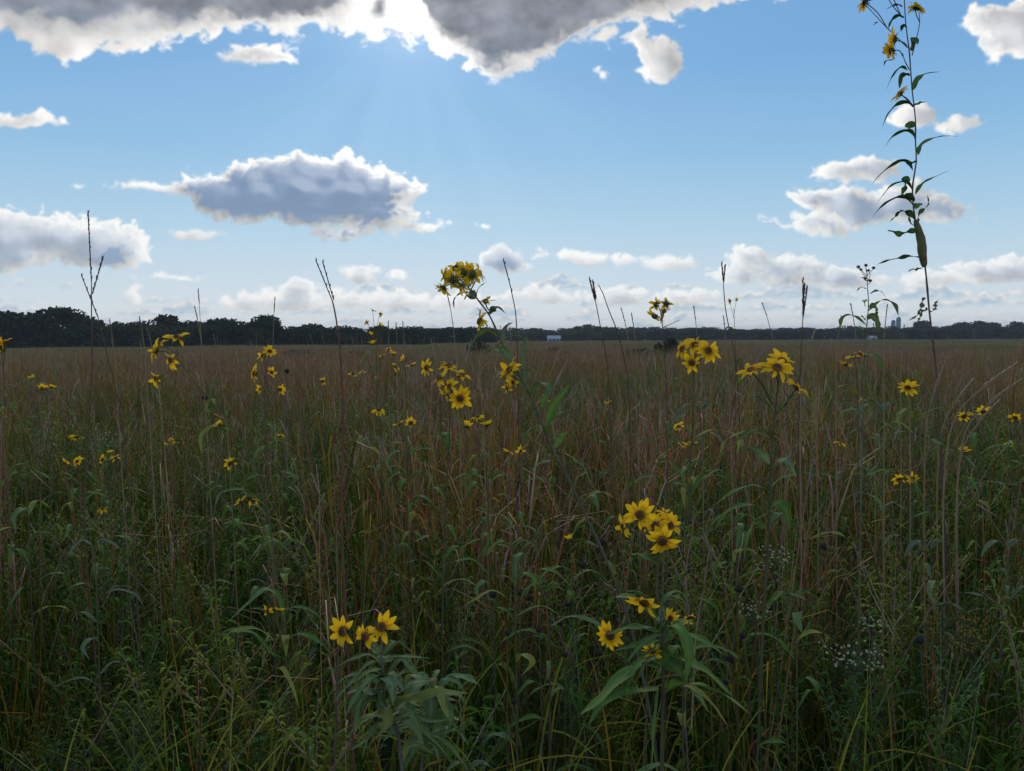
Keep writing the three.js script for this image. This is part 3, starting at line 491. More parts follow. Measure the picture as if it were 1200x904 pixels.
function discGeo(seed) {                                  // domed brown centre with its green bracts, in a head of radius 1
  const r = rngOf(seed), g = new GB(), rings = 7, seg = 16, idx = [];
  for (let k = 0; k <= rings; k++) {
    const t = k / rings, row = [];
    for (let s = 0; s < seg; s++) { const a = (s + (k % 2) * 0.5) / seg * 6.283, rr = 0.28 * Math.sin(t * 1.57), j = 1 + 0.1 * (r() - 0.5); row.push(g.v(v3(Math.cos(a) * rr * j, Math.sin(a) * rr * j, 0.15 * Math.cos(t * 1.57) + 0.03 * r() + 0.02), jit(t > 0.55 ? discRim : discC, r, 0.35))); }
    idx.push(row);
  }
  for (let k = 0; k < rings; k++) for (let s = 0; s < seg; s++) { const u = (s + 1) % seg; g.quad(idx[k][s], idx[k + 1][s], idx[k + 1][u], idx[k][u]); }
  const back = [];
  for (let k = 0; k <= 3; k++) { const t = k / 3, row = []; for (let s = 0; s < 10; s++) { const a = s / 10 * 6.283; row.push(g.v(v3(Math.cos(a) * lerp(0.3, 0.06, t * t), Math.sin(a) * lerp(0.3, 0.06, t * t), -0.02 - 0.2 * t), bract)); } back.push(row); }
  for (let k = 0; k < 3; k++) for (let s = 0; s < 10; s++) { const u = (s + 1) % 10; g.quad(back[k][s], back[k][u], back[k + 1][u], back[k + 1][s]); }
  for (let s = 0; s < 16; s++) { const a = s / 16 * 6.283 + r() * 0.2, l = 0.3 + r() * 0.18, o = v3(Math.cos(a), Math.sin(a), 0), p = o.clone().multiplyScalar(0.2).add(v3(0, 0, -0.12)); g.ribbon([p, o.clone().multiplyScalar(0.34).add(v3(0, 0, -0.07)), o.clone().multiplyScalar(0.2 + l).add(v3(0, 0, -0.1 - r() * 0.12))], 0.1, lance, jit(bract, r, 0.2), { side: v3(-o.y, o.x, 0) }); }
  return g.build();
}
const DISC = [21, 22, 23].map(discGeo);
const faceQ = (az, el) => { const q = new THREE.Quaternion(); q.setFromUnitVectors(v3(0, 0, 1), v3(Math.sin(az) * Math.cos(el), Math.sin(el), Math.cos(az) * Math.cos(el))); return q; };
const RAD = Math.PI / 180;
function head(parent, pos, R, az, el, r, n = 14, whole = 0.94, droop = (r() - 0.5) * 0.7) {   // a flower head: disc and bracts, each ray petal a piece of its own
  const h = mesh('flower_head', DISC[Math.floor(r() * 3)], M.disc, parent);
  h.position.copy(pos); h.quaternion.copy(faceQ(az * RAD, el * RAD)); h.rotateZ(r() * 6.283); h.scale.setScalar(R);
  for (let k = 0; k < n; k++) {
    if (r() > whole) continue;
    const p = mesh('petal', PET[Math.floor(r() * 5)], M.petal, h), a = (k + (r() - 0.5) * 0.5) / n * 6.283, l = 0.7 * (0.72 + r() * 0.42);
    const curl = r() < 0.16 ? (r() - 0.5) * 2.4 : 0; p.rotation.set(0, 0, a); p.rotateY(-0.12 + (r() - 0.5) * 0.8 + droop + curl); p.rotateX((r() - 0.5) * 0.9);
    p.position.set(Math.cos(a) * 0.26, Math.sin(a) * 0.26, -0.02 - 0.015 * (k % 2)); p.scale.set(l, l, l);
  }
  return h;
}
const SMALL = [31, 32, 33, 34, 35, 36, 37, 38].map((s) => {     // the same head as one piece, for plants a few metres off: full, ragged, half shut or nodding
  const r = rngOf(s), parts = [DISC[s % 3].clone()], n = 8 + (s % 5), shut = [0, 0.5, -0.3, 0.9, 0.1, -0.5, 0.3, 0.7][s % 8], keep = [0.95, 0.8, 0.6, 0.9][s % 4];
  for (let k = 0; k < n; k++) { if (r() > keep) continue; const a = (k + (r() - 0.5) * 0.6) / n * 6.283, l = 0.75 * (0.75 + r() * 0.4), g = PET[k % 5].clone(); g.scale(l, l, l); g.rotateX((r() - 0.5) * 0.8); g.rotateY(-0.1 - shut + (r() - 0.5) * 0.5); g.translate(0.24, 0, -0.02 - 0.015 * (k % 2)); g.rotateZ(a); parts.push(g); }
  return mergeGeometries(parts);
});
function smallHead(parent, pos, R, az, el, r) { const h = mesh('flower_head', SMALL[Math.floor(r() * 8)], M.petal, parent); h.position.copy(pos); h.quaternion.copy(faceQ(az * RAD, el * RAD)); h.rotateZ(r() * 6.283); h.scale.setScalar(R); return h; }
function leafPart(parent, pts, width, { col = leafC, rib = leafRib, twist = 0, fold = 0.25, wave = 0.1, mat = M.leaf, name = 'leaf', seed = 1 } = {}) {
  const r = rngOf(seed), g = new GB(), tone = jit(col, r, 0.2), n = 16, line = curve(pts, n), T = v3(0, 0, 0), S = v3(0, 0, 0), N = v3(0, 0, 0), rows = [], age = r(), ph = r() * 9, turn = (r() - 0.5) * 0.6;
  for (let k = 0; k <= n; k++) {
    const t = k / n; T.copy(line[Math.min(n, k + 1)]).sub(line[Math.max(0, k - 1)]).normalize(); S.crossVectors(T, v3(0, 1, 0)); if (S.lengthSq() < 0.02) S.set(1, 0, 0.3); S.addScaledVector(T, -S.dot(T)).normalize(); S.applyAxisAngle(T, twist + turn * t); N.crossVectors(S, T).normalize();
    const row = [];
    for (let m = -2; m <= 2; m++) {
      const u = m / 2, w = width * lance(t) / 2 * (1 + 0.1 * (r() - 0.5)), spot = r() < 0.06 * age ? 0.5 : 1, brown = (Math.abs(m) === 2 ? 0.25 : 0.05) * age * r() + sstep(0.84, 1, t) * age * 0.8;
      const c = m === 0 ? mixc(tone, rib, 0.75) : mixc(jit(tone, r, 0.16), [0.2, 0.13, 0.05], clamp(brown)).map((x) => x * spot);
      row.push(g.v(line[k].clone().addScaledVector(S, u * w).addScaledVector(N, fold * Math.abs(u) ** 0.7 * w * 0.9 + wave * width * u * Math.sin(t * 15 + ph) * lance(t)), c));
    }
    rows.push(row);
  }
  for (let k = 0; k < n; k++) for (let m = 0; m < 4; m++) g.quad(rows[k][m], rows[k][m + 1], rows[k + 1][m + 1], rows[k + 1][m]);
  return mesh(name, g.build(), mat, parent);
}
/* A plant that the photograph shows clearly. d: metres ahead; stem: its line from the top down; heads: [x, y, radius in px, azimuth, elevation, joint x, joint y, depth offset];
   leaves: [[points], width in px, depth offset at the tip, options]. Its foot is on the ground below the stem. */
function plant(name, label, category, d, { stem, heads = [], leaves = [], side = [], rad = 0.0035, stemCol = stemG, foot = [0, 0], group, seed = 1, petals = 13, whole = 0.94, extra = 0, span = [0.25, 0.75], long = 1, broad = 1, col = leafC, rib = leafRib, small = false }) {
  const r = rngOf(seed * 977 + 5), k = d / FOC, P = (px, py, dz = 0) => W(px, py, d + dz), low = P(...stem.at(-1)), prev = P(...stem.at(-2)), base = v3(low.x + foot[0], 0, low.z + foot[1]); base.y = gy(base.x, base.z) - 0.03;
  const o = thing(name, label, category, base, group), L = (p) => p.sub(base);
  const way = stem.map(([x, y, dz = 0]) => P(x, y, dz)), gap = low.y - base.y;
  if (gap > 0.06) { const run = low.clone().sub(prev).normalize(); way.push(low.clone().lerp(v3(base.x, base.y, base.z), 0.5).addScaledVector(v3(run.x, 0, run.z), gap * 0.12), base.clone()); }
  const line = curve(way, 40).reverse().map((p) => p.clone().sub(base));
  const low2 = mixc(stemCol, stemR, 0.6); let nd = 0;
  mesh('stem', new GB().tube(line, (t) => rad * 0.72 * (1.35 - 0.8 * t) * (++nd % 5 === 0 ? 1.28 : 0.94 + 0.12 * r()), (t) => jit(r() < 0.5 ? stemCol : low2, r, 0.2), 7).build(), M.stem, o);
  const stalk1 = (pts, rd) => mesh('flower_stalk', new GB().tube(pts, rd, stemCol, 5).build(), M.stem, o);
  for (const [x, y, R, az, el, jx, jy, dz = 0, n = petals, wh = whole] of heads) {
    const p = L(P(x, y, dz)), back = v3(Math.sin(az * RAD) * Math.cos(el * RAD), Math.sin(el * RAD), Math.cos(az * RAD) * Math.cos(el * RAD)).multiplyScalar(-R * k * 0.2), q = p.clone().add(back);
    if (small) smallHead(o, p, R * k, az, el, r); else head(o, p, R * k, az, el, r, n, wh);
    if (jx !== undefined) { const j = L(P(jx, jy)); stalk1(curve([j, j.clone().lerp(q, 0.5).add(v3(0, 0.1 * j.distanceTo(q), 0)).addScaledVector(back, 0.6), q], 6), rad * 0.42); }
  }
  for (const pts of side) stalk1(curve(pts.map(([x, y, dz = 0]) => L(P(x, y, dz))), 8), (t) => rad * (0.5 - 0.2 * t));
  leaves.forEach(([pts, w, dz = 0, op = {}], i) => leafPart(o, pts.map(([x, y], m) => L(P(x, y, dz * m / (pts.length - 1)))), w * k * broad, { seed: seed * 50 + i, col, rib, ...op }));
  for (let m = 0; m < extra; m++) {                        // leaves lower on the stem, drooping to all sides
    const t = lerp(span[0], span[1], (m + r() * 0.6) / extra), p = line[Math.round(t * 40)], a = m * 2.4 + r(), out = v3(Math.cos(a), 0, Math.sin(a)), l = (0.08 + r() * 0.1) * long, lift = r();
    leafPart(o, [p.clone(), p.clone().addScaledVector(out, l * 0.4).add(v3(0, l * (0.1 + 0.3 * lift), 0)), p.clone().addScaledVector(out, l * 0.8).add(v3((r() - 0.5) * l * 0.2, l * (0.5 * lift - 0.1), (r() - 0.5) * l * 0.2)), p.clone().addScaledVector(out, l * (1.1 - 0.2 * r())).add(v3((r() - 0.5) * l * 0.4, l * (0.7 * lift - 0.45), 0))], (0.011 + r() * 0.012) * broad, { seed: seed * 70 + m, col: r() < 0.15 ? mixc(col, yellowLeaf, 0.6) : r() < 0.3 ? mixc(col, paleLeaf, 0.7) : col, rib });
  }
  return o;
}
const bractOp = { col: leafC, rib: leafRib, mat: M.waxy };
// the tall stalk that rises against the sky
{
  const thin = { mat: M.waxy, col: leafC, rib: leafRib, twist: 0.35, fold: 0.4, wave: 0.12 };
  const lv = (pts, w, dz = 0.03, o = {}) => [pts, w, dz, { ...thin, ...o }];
  const tall = plant('tall_sunflower', 'tall thin sunflower stalk with a swollen stem, rising high above all other plants', 'sunflower', 2.9, {
    seed: 3, rad: 0.0042, stemCol: [0.13, 0.1, 0.08], foot: [0.06, 0.0], petals: 11,
    stem: [[1058, -55], [1060, 0], [1062, 31], [1066, 62], [1069, 105], [1073, 139], [1073, 165], [1074, 190], [1070, 215], [1070, 236], [1073, 258], [1080, 285], [1084, 309], [1087, 339], [1089, 362], [1093, 397], [1097, 430], [1100, 487], [1104, 560]],
    heads: [[1014, 2, 13, -150, 50, 1040, 33, 0.02], [1047, 47, 19, -115, 15, 1064, 56, 0.0], [1045, 60, 14, -100, -25, 1058, 66, -0.02], [1074, 9, 14, 60, 70, 1078, 26, 0], [1055, 110, 13, -95, 35, 1070, 125, 0], [1030, -25, 14, -60, 40, 1056, 18, 0], [1052, -62, 17, -30, 60, 1058, -50, 0], [1066, -45, 16, 60, 60, 1060, -20, 0.02]],
    side: [[[1064, 56], [1040, 33], [1015, 6]], [[1069, 65], [1074, 46], [1078, 26], [1077, 14]], [[1056, 18], [1045, 5], [1032, -20]], [[1066, 82], [1060, 70], [1058, 62]], [[1070, 125], [1062, 116], [1057, 112]]],
    leaves: [
      lv([[1058, 8], [1050, 6], [1039, 11]], 4), lv([[1060, 21], [1052, 19], [1045, 25], [1041, 34]], 5), lv([[1064, 32], [1058, 31], [1056, 37]], 5), lv([[1070, 60], [1068, 50], [1074, 48], [1076, 54]], 9, 0.02, { twist: 1.2 }), lv([[1025, 27], [1028, 26], [1023, 30]], 2),
      lv([[1064, 83], [1057, 79], [1047, 89], [1039, 105]], 5), lv([[1067, 88], [1058, 89], [1054, 104]], 7), lv([[1070, 106], [1074, 96], [1082, 88], [1102, 84]], 7), lv([[1072, 124], [1079, 121], [1087, 119]], 6), lv([[1048, 70], [1038, 72], [1036, 78]], 2),
      lv([[1071, 126], [1064, 121], [1052, 123], [1042, 133], [1034, 150]], 7), lv([[1073, 166], [1068, 155], [1060, 154], [1047, 160], [1037, 173]], 6), lv([[1073, 148], [1068, 146], [1064, 150], [1068, 156]], 8, 0.01, { twist: 1.2 }), lv([[1076, 182], [1078, 173], [1088, 165], [1104, 160], [1126, 160]], 6),
      lv([[1070, 200], [1064, 191], [1058, 189], [1048, 193], [1034, 203], [1022, 216]], 7), lv([[1075, 190], [1066, 192], [1064, 190]], 6, -0.04), lv([[1073, 228], [1079, 218], [1091, 210], [1115, 199]], 5.5), lv([[1070, 224], [1063, 214], [1055, 214], [1044, 219], [1036, 228], [1026, 241]], 6),
      lv([[1067, 212], [1061, 211], [1060, 220], [1057, 229]], 9, 0.02, { twist: 1.3 }), lv([[1070, 241], [1062, 232], [1052, 232], [1040, 238], [1030, 246], [1022, 256]], 7), lv([[1072, 236], [1063, 229], [1059, 230]], 8, -0.03), lv([[1073, 245], [1077, 240], [1081, 239]], 8, 0.02), lv([[1076, 262], [1077, 254], [1082, 246], [1088, 241], [1087, 228]], 4.5, 0, { wave: 0.4 }),
      lv([[1074, 262], [1066, 251], [1057, 248], [1050, 254], [1043, 260]], 7, 0.02, { wave: 0.35 }), lv([[1074, 266], [1067, 262], [1065, 250]], 4), lv([[1076, 272], [1067, 271], [1056, 275], [1048, 272], [1040, 270]], 6, 0.02, { wave: 0.5, twist: 0.9 }), lv([[1078, 302], [1068, 301], [1054, 303], [1040, 306], [1026, 311]], 5.5, 0.03, { wave: 0.3 }),
      lv([[1082, 313], [1076, 316], [1070, 316], [1063, 319]], 3, 0, { wave: 0.6 }), lv([[1086, 350], [1082, 352], [1080, 362], [1074, 371], [1063, 377]], 5, 0, { wave: 0.5, col: [0.2, 0.14, 0.1] }), lv([[1088, 363], [1083, 364], [1079, 372], [1075, 379]], 5, 0, { wave: 0.5, col: [0.2, 0.14, 0.1] }), lv([[1090, 366], [1096, 363], [1096, 357], [1100, 352]], 4.5, 0, { wave: 0.5, col: [0.2, 0.14, 0.1] }),
    ],
  });
  const k = 2.9 / FOC, g = new GB(), pts = curve([[1073, 258], [1076, 268], [1080, 283], [1081, 296], [1083, 309], [1084, 313]].map(([x, y]) => W(x, y, 2.9).sub(tall.position)), 14);
  const rr = rngOf(8); g.tube(pts, (t) => k * (1.3 + 3.7 * Math.pow(Math.sin(Math.PI * clamp(t * 0.92 + 0.06, 0, 1)), 0.8)) * (1 + 0.1 * (rr() - 0.5)), () => jit([0.13, 0.12, 0.05], rr, 0.3), 10);
  mesh('stem_gall', g.build(), M.dry, tall).userData.label = 'swollen brown gall on the stem';
}
// the leaning sunflower with a crowded top
plant('leaning_sunflower', 'leaning sunflower with a crowded cluster of flowers at its top against the sky', 'sunflower', 2.15, {
  seed: 5, rad: 0.0044, foot: [0.1, 0.05], petals: 12, stemCol: [0.13, 0.14, 0.09],
  stem: [[546, 330], [551, 340], [559, 350], [573, 369], [579, 381], [588, 402], [602, 430], [613, 447], [630, 483], [643, 517], [667, 563], [683, 597], [712, 660], [735, 720]],
  heads: [[522, 324, 14, -120, -5, 546, 334, -0.05, 9], [519, 338, 15, -110, -50, 546, 336, -0.03, 8], [531, 328, 15, -150, 5, 548, 336, -0.05, 10], [540, 336, 14, -150, -45, 549, 338, -0.04, 9], [543, 320, 15, 160, 15, 548, 334, 0.0, 10], [554, 322, 14, 150, 0, 550, 335, -0.02, 10], [562, 320, 14, 95, 25, 551, 336, 0, 9], [534, 314, 13, -150, 40, 547, 333, 0.04, 9], [548, 314, 13, 170, 55, 549, 333, 0.03, 9], [569, 353, 13, 25, 65, 573, 364, 0, 6], [562, 377, 17, -80, 10, 571, 384, 0, 9], [597, 434, 18, -60, 35, 606, 437, -0.05, 10], [601, 447, 13, -60, -10, 608, 442, -0.05], [594, 455, 8, -50, 0, 608, 446, -0.04, 8]],
  side: [[[551, 341], [556, 332], [560, 324]]],
  leaves: [
    [[[556, 346], [548, 343], [538, 345], [532, 352], [532, 362]], 4, 0, { ...bractOp, wave: 0.3 }], [[[557, 348], [548, 346], [544, 352]], 5, 0.02, bractOp], [[[558, 349], [561, 338], [567, 333], [571, 329]], 5, 0, bractOp], [[[558, 350], [552, 345], [547, 347]], 11, -0.03, { col: [0.13, 0.16, 0.12], rib: paleRib, twist: 1.1 }], [[[574, 369], [578, 362], [584, 361], [594, 369]], 8, 0.02, { col: [0.09, 0.1, 0.08], twist: 0.4 }], [[[572, 367], [578, 366], [576, 360]], 9, -0.02, bractOp], [[[572, 366], [562, 368], [548, 375]], 2.5, 0, bractOp], [[[563, 367], [560, 362], [558, 361]], 4, 0, bractOp],
    [[[589, 404], [590, 392], [594, 382], [601, 378]], 6, 0.02, { col: [0.1, 0.12, 0.09], twist: 0.4 }], [[[585, 396], [574, 388], [562, 392], [553, 404], [549, 416]], 9, -0.03, { col: [0.11, 0.15, 0.055], twist: 0.6 }], [[[590, 412], [584, 406], [588, 400]], 6, -0.02, {}], [[[600, 428], [594, 416], [588, 410], [585, 424]], 11, -0.03, { col: paleLeaf, rib: paleRib, twist: 0.9 }],
    [[[616, 447], [613, 430], [613, 410], [617, 394]], 9, 0, { col: [0.1, 0.15, 0.08], twist: 1.3, wave: 0.02 }], [[[622, 460], [612, 452], [606, 446], [603, 442]], 10, -0.05, { col: paleLeaf, rib: paleRib }], [[[640, 495], [646, 480], [656, 466], [668, 450]], 10, 0.05, { twist: 0.9, wave: 0.03 }], [[[632, 487], [624, 490], [616, 496], [607, 503]], 11, -0.05, { twist: 0.5 }], [[[634, 478], [638, 468], [643, 456]], 8, 0.06, { twist: 0.8 }], [[[645, 510], [636, 500], [620, 505], [612, 520]], 8, -0.06, {}], [[[650, 525], [656, 515], [666, 505]], 8, 0.06, { twist: 0.7 }], [[[660, 548], [672, 540], [684, 548], [690, 562]], 8, -0.03, {}],
  ], extra: 6,
});
// flowers beside and behind it
plant('sunflower', 'sunflower with a loose spray of seven open flowers beside the leaning one', 'sunflower', 2.45, { seed: 7, rad: 0.0032, foot: [0, 0.05], stem: [[527, 462], [527, 500], [524, 560], [520, 640]],
  heads: [[500, 431, 13, -50, 0, 523, 462, 0, 8], [526, 429, 15, 30, 60, 526, 462, 0.04, 9], [515, 443, 14, -70, 35, 525, 466, -0.04, 8], [541, 440, 16, 60, 62, 528, 464, 0.03, 10], [527, 453, 14, -60, 20, 526, 470, -0.05, 9], [521, 462, 11, -80, -30, 526, 474, -0.05, 6], [539, 467, 16, 10, 10, 528, 480, -0.06, 11]], leaves: [[[[526, 480], [518, 472], [506, 474], [498, 484]], 7], [[[527, 490], [536, 482], [546, 486], [552, 496]], 7], [[[524, 520], [514, 512], [502, 518]], 8], [[[524, 530], [535, 520], [546, 528]], 8]], extra: 8 });
plant('sunflower', 'sunflower with one wide open pair and two side flowers, its stem thick with long leaves', 'sunflower', 1.95, { seed: 9, rad: 0.0042, foot: [-0.02, 0.02], stem: [[913, 440], [910, 470], [906, 510], [903, 560], [900, 640], [896, 700]], petals: 15,
  heads: [[911, 431, 20, 3, 42, 912, 452, -0.05], [917, 423, 19, 22, 58, 913, 450, 0.02], [880, 434, 19, -75, 55, 902, 470, -0.02], [935, 454, 19, 85, 50, 920, 478, -0.03]],
  side: [[[909, 478], [903, 468], [892, 446]], [[909, 486], [920, 474], [930, 460]]],
  leaves: [[[[908, 486], [899, 474], [888, 466], [876, 464]], 8], [[[910, 486], [918, 474], [930, 466], [946, 464]], 8], [[[905, 516], [894, 504], [880, 506], [868, 514], [858, 522]], 9, -0.04], [[[906, 512], [918, 500], [934, 495], [956, 498]], 10, -0.03], [[[902, 545], [892, 532], [882, 526], [872, 524]], 12, -0.08, { col: paleLeaf, rib: paleRib, twist: 0.5 }], [[[902, 550], [912, 542], [922, 540], [934, 560]], 12, -0.1, { col: paleLeaf, rib: paleRib, twist: 0.5 }], [[[902, 575], [886, 570], [860, 576], [836, 594]], 10, -0.05], [[[902, 572], [918, 560], [940, 556], [958, 556]], 9], [[[900, 600], [880, 592], [852, 600], [838, 622]], 11, -0.06], [[[900, 600], [912, 590], [922, 600], [926, 630]], 12, -0.1, { twist: 0.7 }], [[[899, 620], [886, 614], [876, 630], [872, 660]], 12, -0.1, { twist: 0.8 }]], extra: 5 });
plant('sunflower', 'sunflower with four open flowers facing outward below the dark paired heads', 'sunflower', 2.35, { seed: 11, rad: 0.0034, stem: [[814, 425], [813, 450], [812, 500], [808, 560], [806, 620]], petals: 14,
  heads: [[800, 409, 15, -65, 25, 812, 432], [814, 404, 16, -30, 60, 814, 428, 0.04], [830, 411, 17, 15, 20, 816, 432, -0.03], [811, 425, 14, -20, -5, 813, 440, -0.06, 10]], leaves: [[[[812, 470], [800, 462], [788, 466]], 7], [[[812, 480], [822, 470], [834, 474]], 7], [[[811, 510], [796, 502], [782, 508]], 8], [[[810, 520], [824, 512], [838, 520]], 9]], extra: 7 });
plant('sunflower', 'sunflower stalk with drooping dark heads standing just above the horizon', 'sunflower', 2.5, { seed: 13, rad: 0.003, stem: [[776, 372], [777, 390], [780, 433], [782, 500], [782, 560]], petals: 11, stemCol: stemR,
  heads: [[769, 357, 12, -140, 20, 775, 376, 0, 8], [767, 371, 14, -75, -50, 775, 380, -0.02, 8], [781, 356, 11, 160, 20, 776, 376, 0, 5], [778, 365, 10, 120, -20, 776, 378, 0.03, 4]], side: [[[777, 384], [786, 380], [797, 375]]], leaves: [[[[780, 440], [772, 432], [766, 440]], 6], [[[781, 470], [790, 462], [800, 470]], 7]], extra: 7 });
plant('sunflower', 'sunflower with four yellow flowers on a stem slanting over the rusty grass', 'sunflower', 2.45, { seed: 15, rad: 0.0032, foot: [0.05, 0], stem: [[205, 412], [211, 424], [233, 453], [253, 477], [277, 507], [300, 557], [313, 600], [322, 660]], petals: 9,
  heads: [[182, 411, 16, -65, 20, 204, 416, 0], [187, 404, 14, -60, 50, 205, 414, 0.03], [207, 396, 17, 15, 60, 208, 418, 0, 8], [200, 422, 15, -50, 10, 212, 426, -0.03], [183, 444, 13, -40, 0, 214, 428, -0.03]], leaves: [[[[246, 466], [250, 452], [258, 442]], 7, 0, { twist: 0.6 }], [[[250, 484], [238, 480], [228, 492]], 8], [[[262, 492], [268, 480], [262, 466]], 7, 0, { twist: 0.6 }], [[[272, 505], [262, 502], [252, 506], [244, 516]], 7], [[[290, 540], [284, 520], [290, 506]], 7, 0, { twist: 0.5 }], [[[310, 590], [324, 572], [340, 572], [356, 590]], 7, 0, { col: [0.16, 0.19, 0.07] }]], extra: 5 });
plant('sunflower', 'slender sunflower with six small flowers on an upright reddish stem', 'sunflower', 3.0, { seed: 17, rad: 0.003, stemCol: stemR, small: true, stem: [[310, 440], [310, 470], [313, 520], [313, 593], [314, 680]],
  heads: [[316, 412, 9, 30, 40, 311, 450], [308, 417, 10, -40, 20, 310, 450], [298, 438, 12, -50, 15, 310, 462], [318, 437, 8, 40, 20, 311, 460], [328, 457, 8, 50, 10, 312, 480], [305, 456, 7, -40, 0, 311, 476]], extra: 9 });
plant('sunflower', 'foreground sunflower bearing a bunch of brown-eyed flowers over large drooping leaves', 'sunflower', 1.5, { seed: 19, broad: 1.25, extra: 6, span: [0.35, 0.7], rad: 0.0045, foot: [0, 0.03], petals: 12, stem: [[772, 640], [771, 665], [770, 693], [774, 725], [776, 746], [777, 806], [776, 870]],
  heads: [[731, 617, 17, -62, 10, 768, 662, 0, 10], [750, 604, 22, -12, 28, 769, 656, -0.02, 12], [776, 634, 22, 4, -8, 772, 652, -0.05, 11], [768, 616, 19, -20, 40, 771, 654, 0.03], [785, 616, 20, 25, 30, 773, 654, 0.04], [778, 602, 12, 30, 50, 773, 650, 0.06, 7], [755, 706, 24, -40, -35, 771, 718, -0.03, 9], [715, 745, 21, -15, 5, 772, 742, 0.08, 13], [764, 763, 15, -10, -30, 776, 760, -0.02, 8]],
  leaves: [
    [[[774, 741], [758, 736], [735, 737], [711, 744]], 12, -0.06], [[[775, 750], [764, 756], [748, 756], [716, 764]], 12, 0.03], [[[776, 744], [764, 748], [750, 758], [735, 776]], 9, -0.12], [[[774, 752], [766, 762], [758, 768], [748, 762]], 14, -0.1, { twist: 0.6 }],
    [[[770, 784], [754, 780], [725, 798], [702, 822], [680, 838]], 17, -0.16, { twist: 0.35 }], [[[772, 806], [756, 810], [728, 812], [704, 828], [690, 850]], 12, -0.12], [[[782, 752], [798, 744], [822, 750], [850, 769]], 13, -0.1], [[[784, 774], [800, 774], [830, 790], [858, 816]], 15, -0.14, { twist: -0.3 }], [[[780, 812], [796, 802], [818, 804], [850, 816], [880, 838]], 17, -0.16, { twist: -0.3 }], [[[772, 808], [770, 830], [767, 862], [764, 904]], 19, -0.12, { side: 1, twist: 1.5, wave: 0.02 }],
    [[[774, 732], [772, 722], [777, 714], [780, 728]], 12, -0.03, { col: paleLeaf, rib: paleRib, twist: 1.0 }], [[[774, 712], [786, 700], [798, 702], [806, 714]], 8, -0.03], [[[770, 708], [758, 700], [746, 694], [734, 693]], 8, -0.02], [[[771, 662], [758, 654], [748, 650], [738, 650]], 9, 0.05, { col: leafC }], [[[776, 760], [784, 776], [794, 784], [800, 794]], 14, -0.1, { twist: 0.6 }], [[[778, 742], [786, 734], [792, 740], [796, 748]], 9, -0.04],
  ] });
plant('sunflower', 'foreground sunflower past its best with few petals left, above grey-green leaves', 'sunflower', 1.5, { seed: 21, broad: 1.15, extra: 16, span: [0.5, 0.97], long: 0.7, rad: 0.0046, foot: [0.02, 0.02], petals: 11, whole: 0.62, stemCol: [0.16, 0.18, 0.15], col: [0.1, 0.165, 0.05], rib: [0.18, 0.25, 0.12], stem: [[447, 758], [449, 790], [451, 823], [464, 851], [470, 890]],
  heads: [[428, 746, 19, -25, 10, 447, 770, -0.02, 12, 0.8], [447, 735, 21, 10, 25, 447, 764, 0.02, 10, 0.55]],
  leaves: [
    [[[447, 768], [440, 760], [436, 752]], 10, -0.04, { col: paleLeaf, rib: paleRib, twist: 0.8 }], [[[448, 768], [460, 758], [470, 750], [477, 745]], 7, -0.03], [[[448, 772], [462, 770], [482, 770], [504, 772]], 7, -0.02], [[[447, 776], [432, 768], [414, 772], [395, 782]], 8, -0.02], [[[448, 784], [436, 786], [412, 800], [390, 824]], 9, -0.06], [[[449, 790], [444, 806], [446, 822], [452, 830]], 17, -0.1, { twist: 1.3 }],
    [[[450, 800], [440, 796], [432, 806], [428, 818]], 13, -0.08, { col: paleLeaf, rib: paleRib, twist: 0.7 }], [[[450, 806], [462, 796], [480, 780], [478, 770]], 10, 0.03], [[[452, 822], [468, 812], [486, 800], [506, 798]], 11, -0.1, { col: paleLeaf, rib: paleRib, twist: 0.4 }], [[[453, 824], [478, 822], [512, 812], [549, 813]], 13, -0.02, { col: [0.22, 0.24, 0.05], twist: 0.6 }], [[[452, 824], [438, 818], [422, 824], [416, 862]], 13, -0.12, { twist: 0.6 }],
    [[[454, 828], [440, 836], [424, 844], [392, 862]], 12, -0.08, { col: [0.2, 0.23, 0.05], twist: 0.5 }], [[[458, 836], [470, 828], [482, 836], [492, 856]], 12, -0.12, { twist: 0.5 }], [[[460, 842], [480, 838], [505, 846], [530, 842]], 9, 0], [[[462, 848], [476, 846], [488, 856], [496, 876]], 10, -0.08], [[[464, 852], [450, 846], [436, 856], [424, 890]], 12, -0.1, { twist: 0.4 }], [[[466, 862], [484, 856], [506, 870], [516, 896]], 9, -0.06], [[[468, 870], [500, 864], [530, 856], [556, 842]], 9, 0.02], [[[460, 846], [444, 850], [428, 868], [410, 880]], 9, -0.05, { col: paleLeaf, rib: paleRib }], [[[470, 878], [490, 874], [508, 884]], 9, -0.06], [[[448, 796], [458, 790], [466, 800], [474, 812]], 12, -0.06, { col: paleLeaf, rib: paleRib }],
  ] });
plant('young_sunflower', 'bushy grey-green flowerless shoot crowding against the half-bare sunflower', 'sunflower', 1.62, { seed: 27, rad: 0.0036, foot: [0.02, 0.02], stemCol: [0.16, 0.18, 0.15], col: [0.1, 0.165, 0.05], rib: [0.18, 0.25, 0.12], broad: 1.2, extra: 30, span: [0.5, 0.98], long: 0.7, stem: [[512, 800], [506, 830], [498, 870], [494, 900]], leaves: [[[[510, 806], [522, 796], [536, 800], [544, 812]], 8, -0.04], [[[510, 808], [500, 798], [488, 802]], 8, -0.04]] });
plant('sunflower', 'single half-bare flower on a thin red stem next to the grey-green plant', 'sunflower', 1.5, { seed: 23, rad: 0.0028, stemCol: stemR, foot: [0, 0.02], petals: 9, stem: [[398, 748], [396, 770], [394, 830], [392, 900]], heads: [[402, 740, 23, -30, 20, 397, 756, 0, 9, 0.75]], leaves: [[[[396, 790], [386, 784], [378, 792]], 6], [[[394, 830], [404, 822], [412, 830]], 6]] });
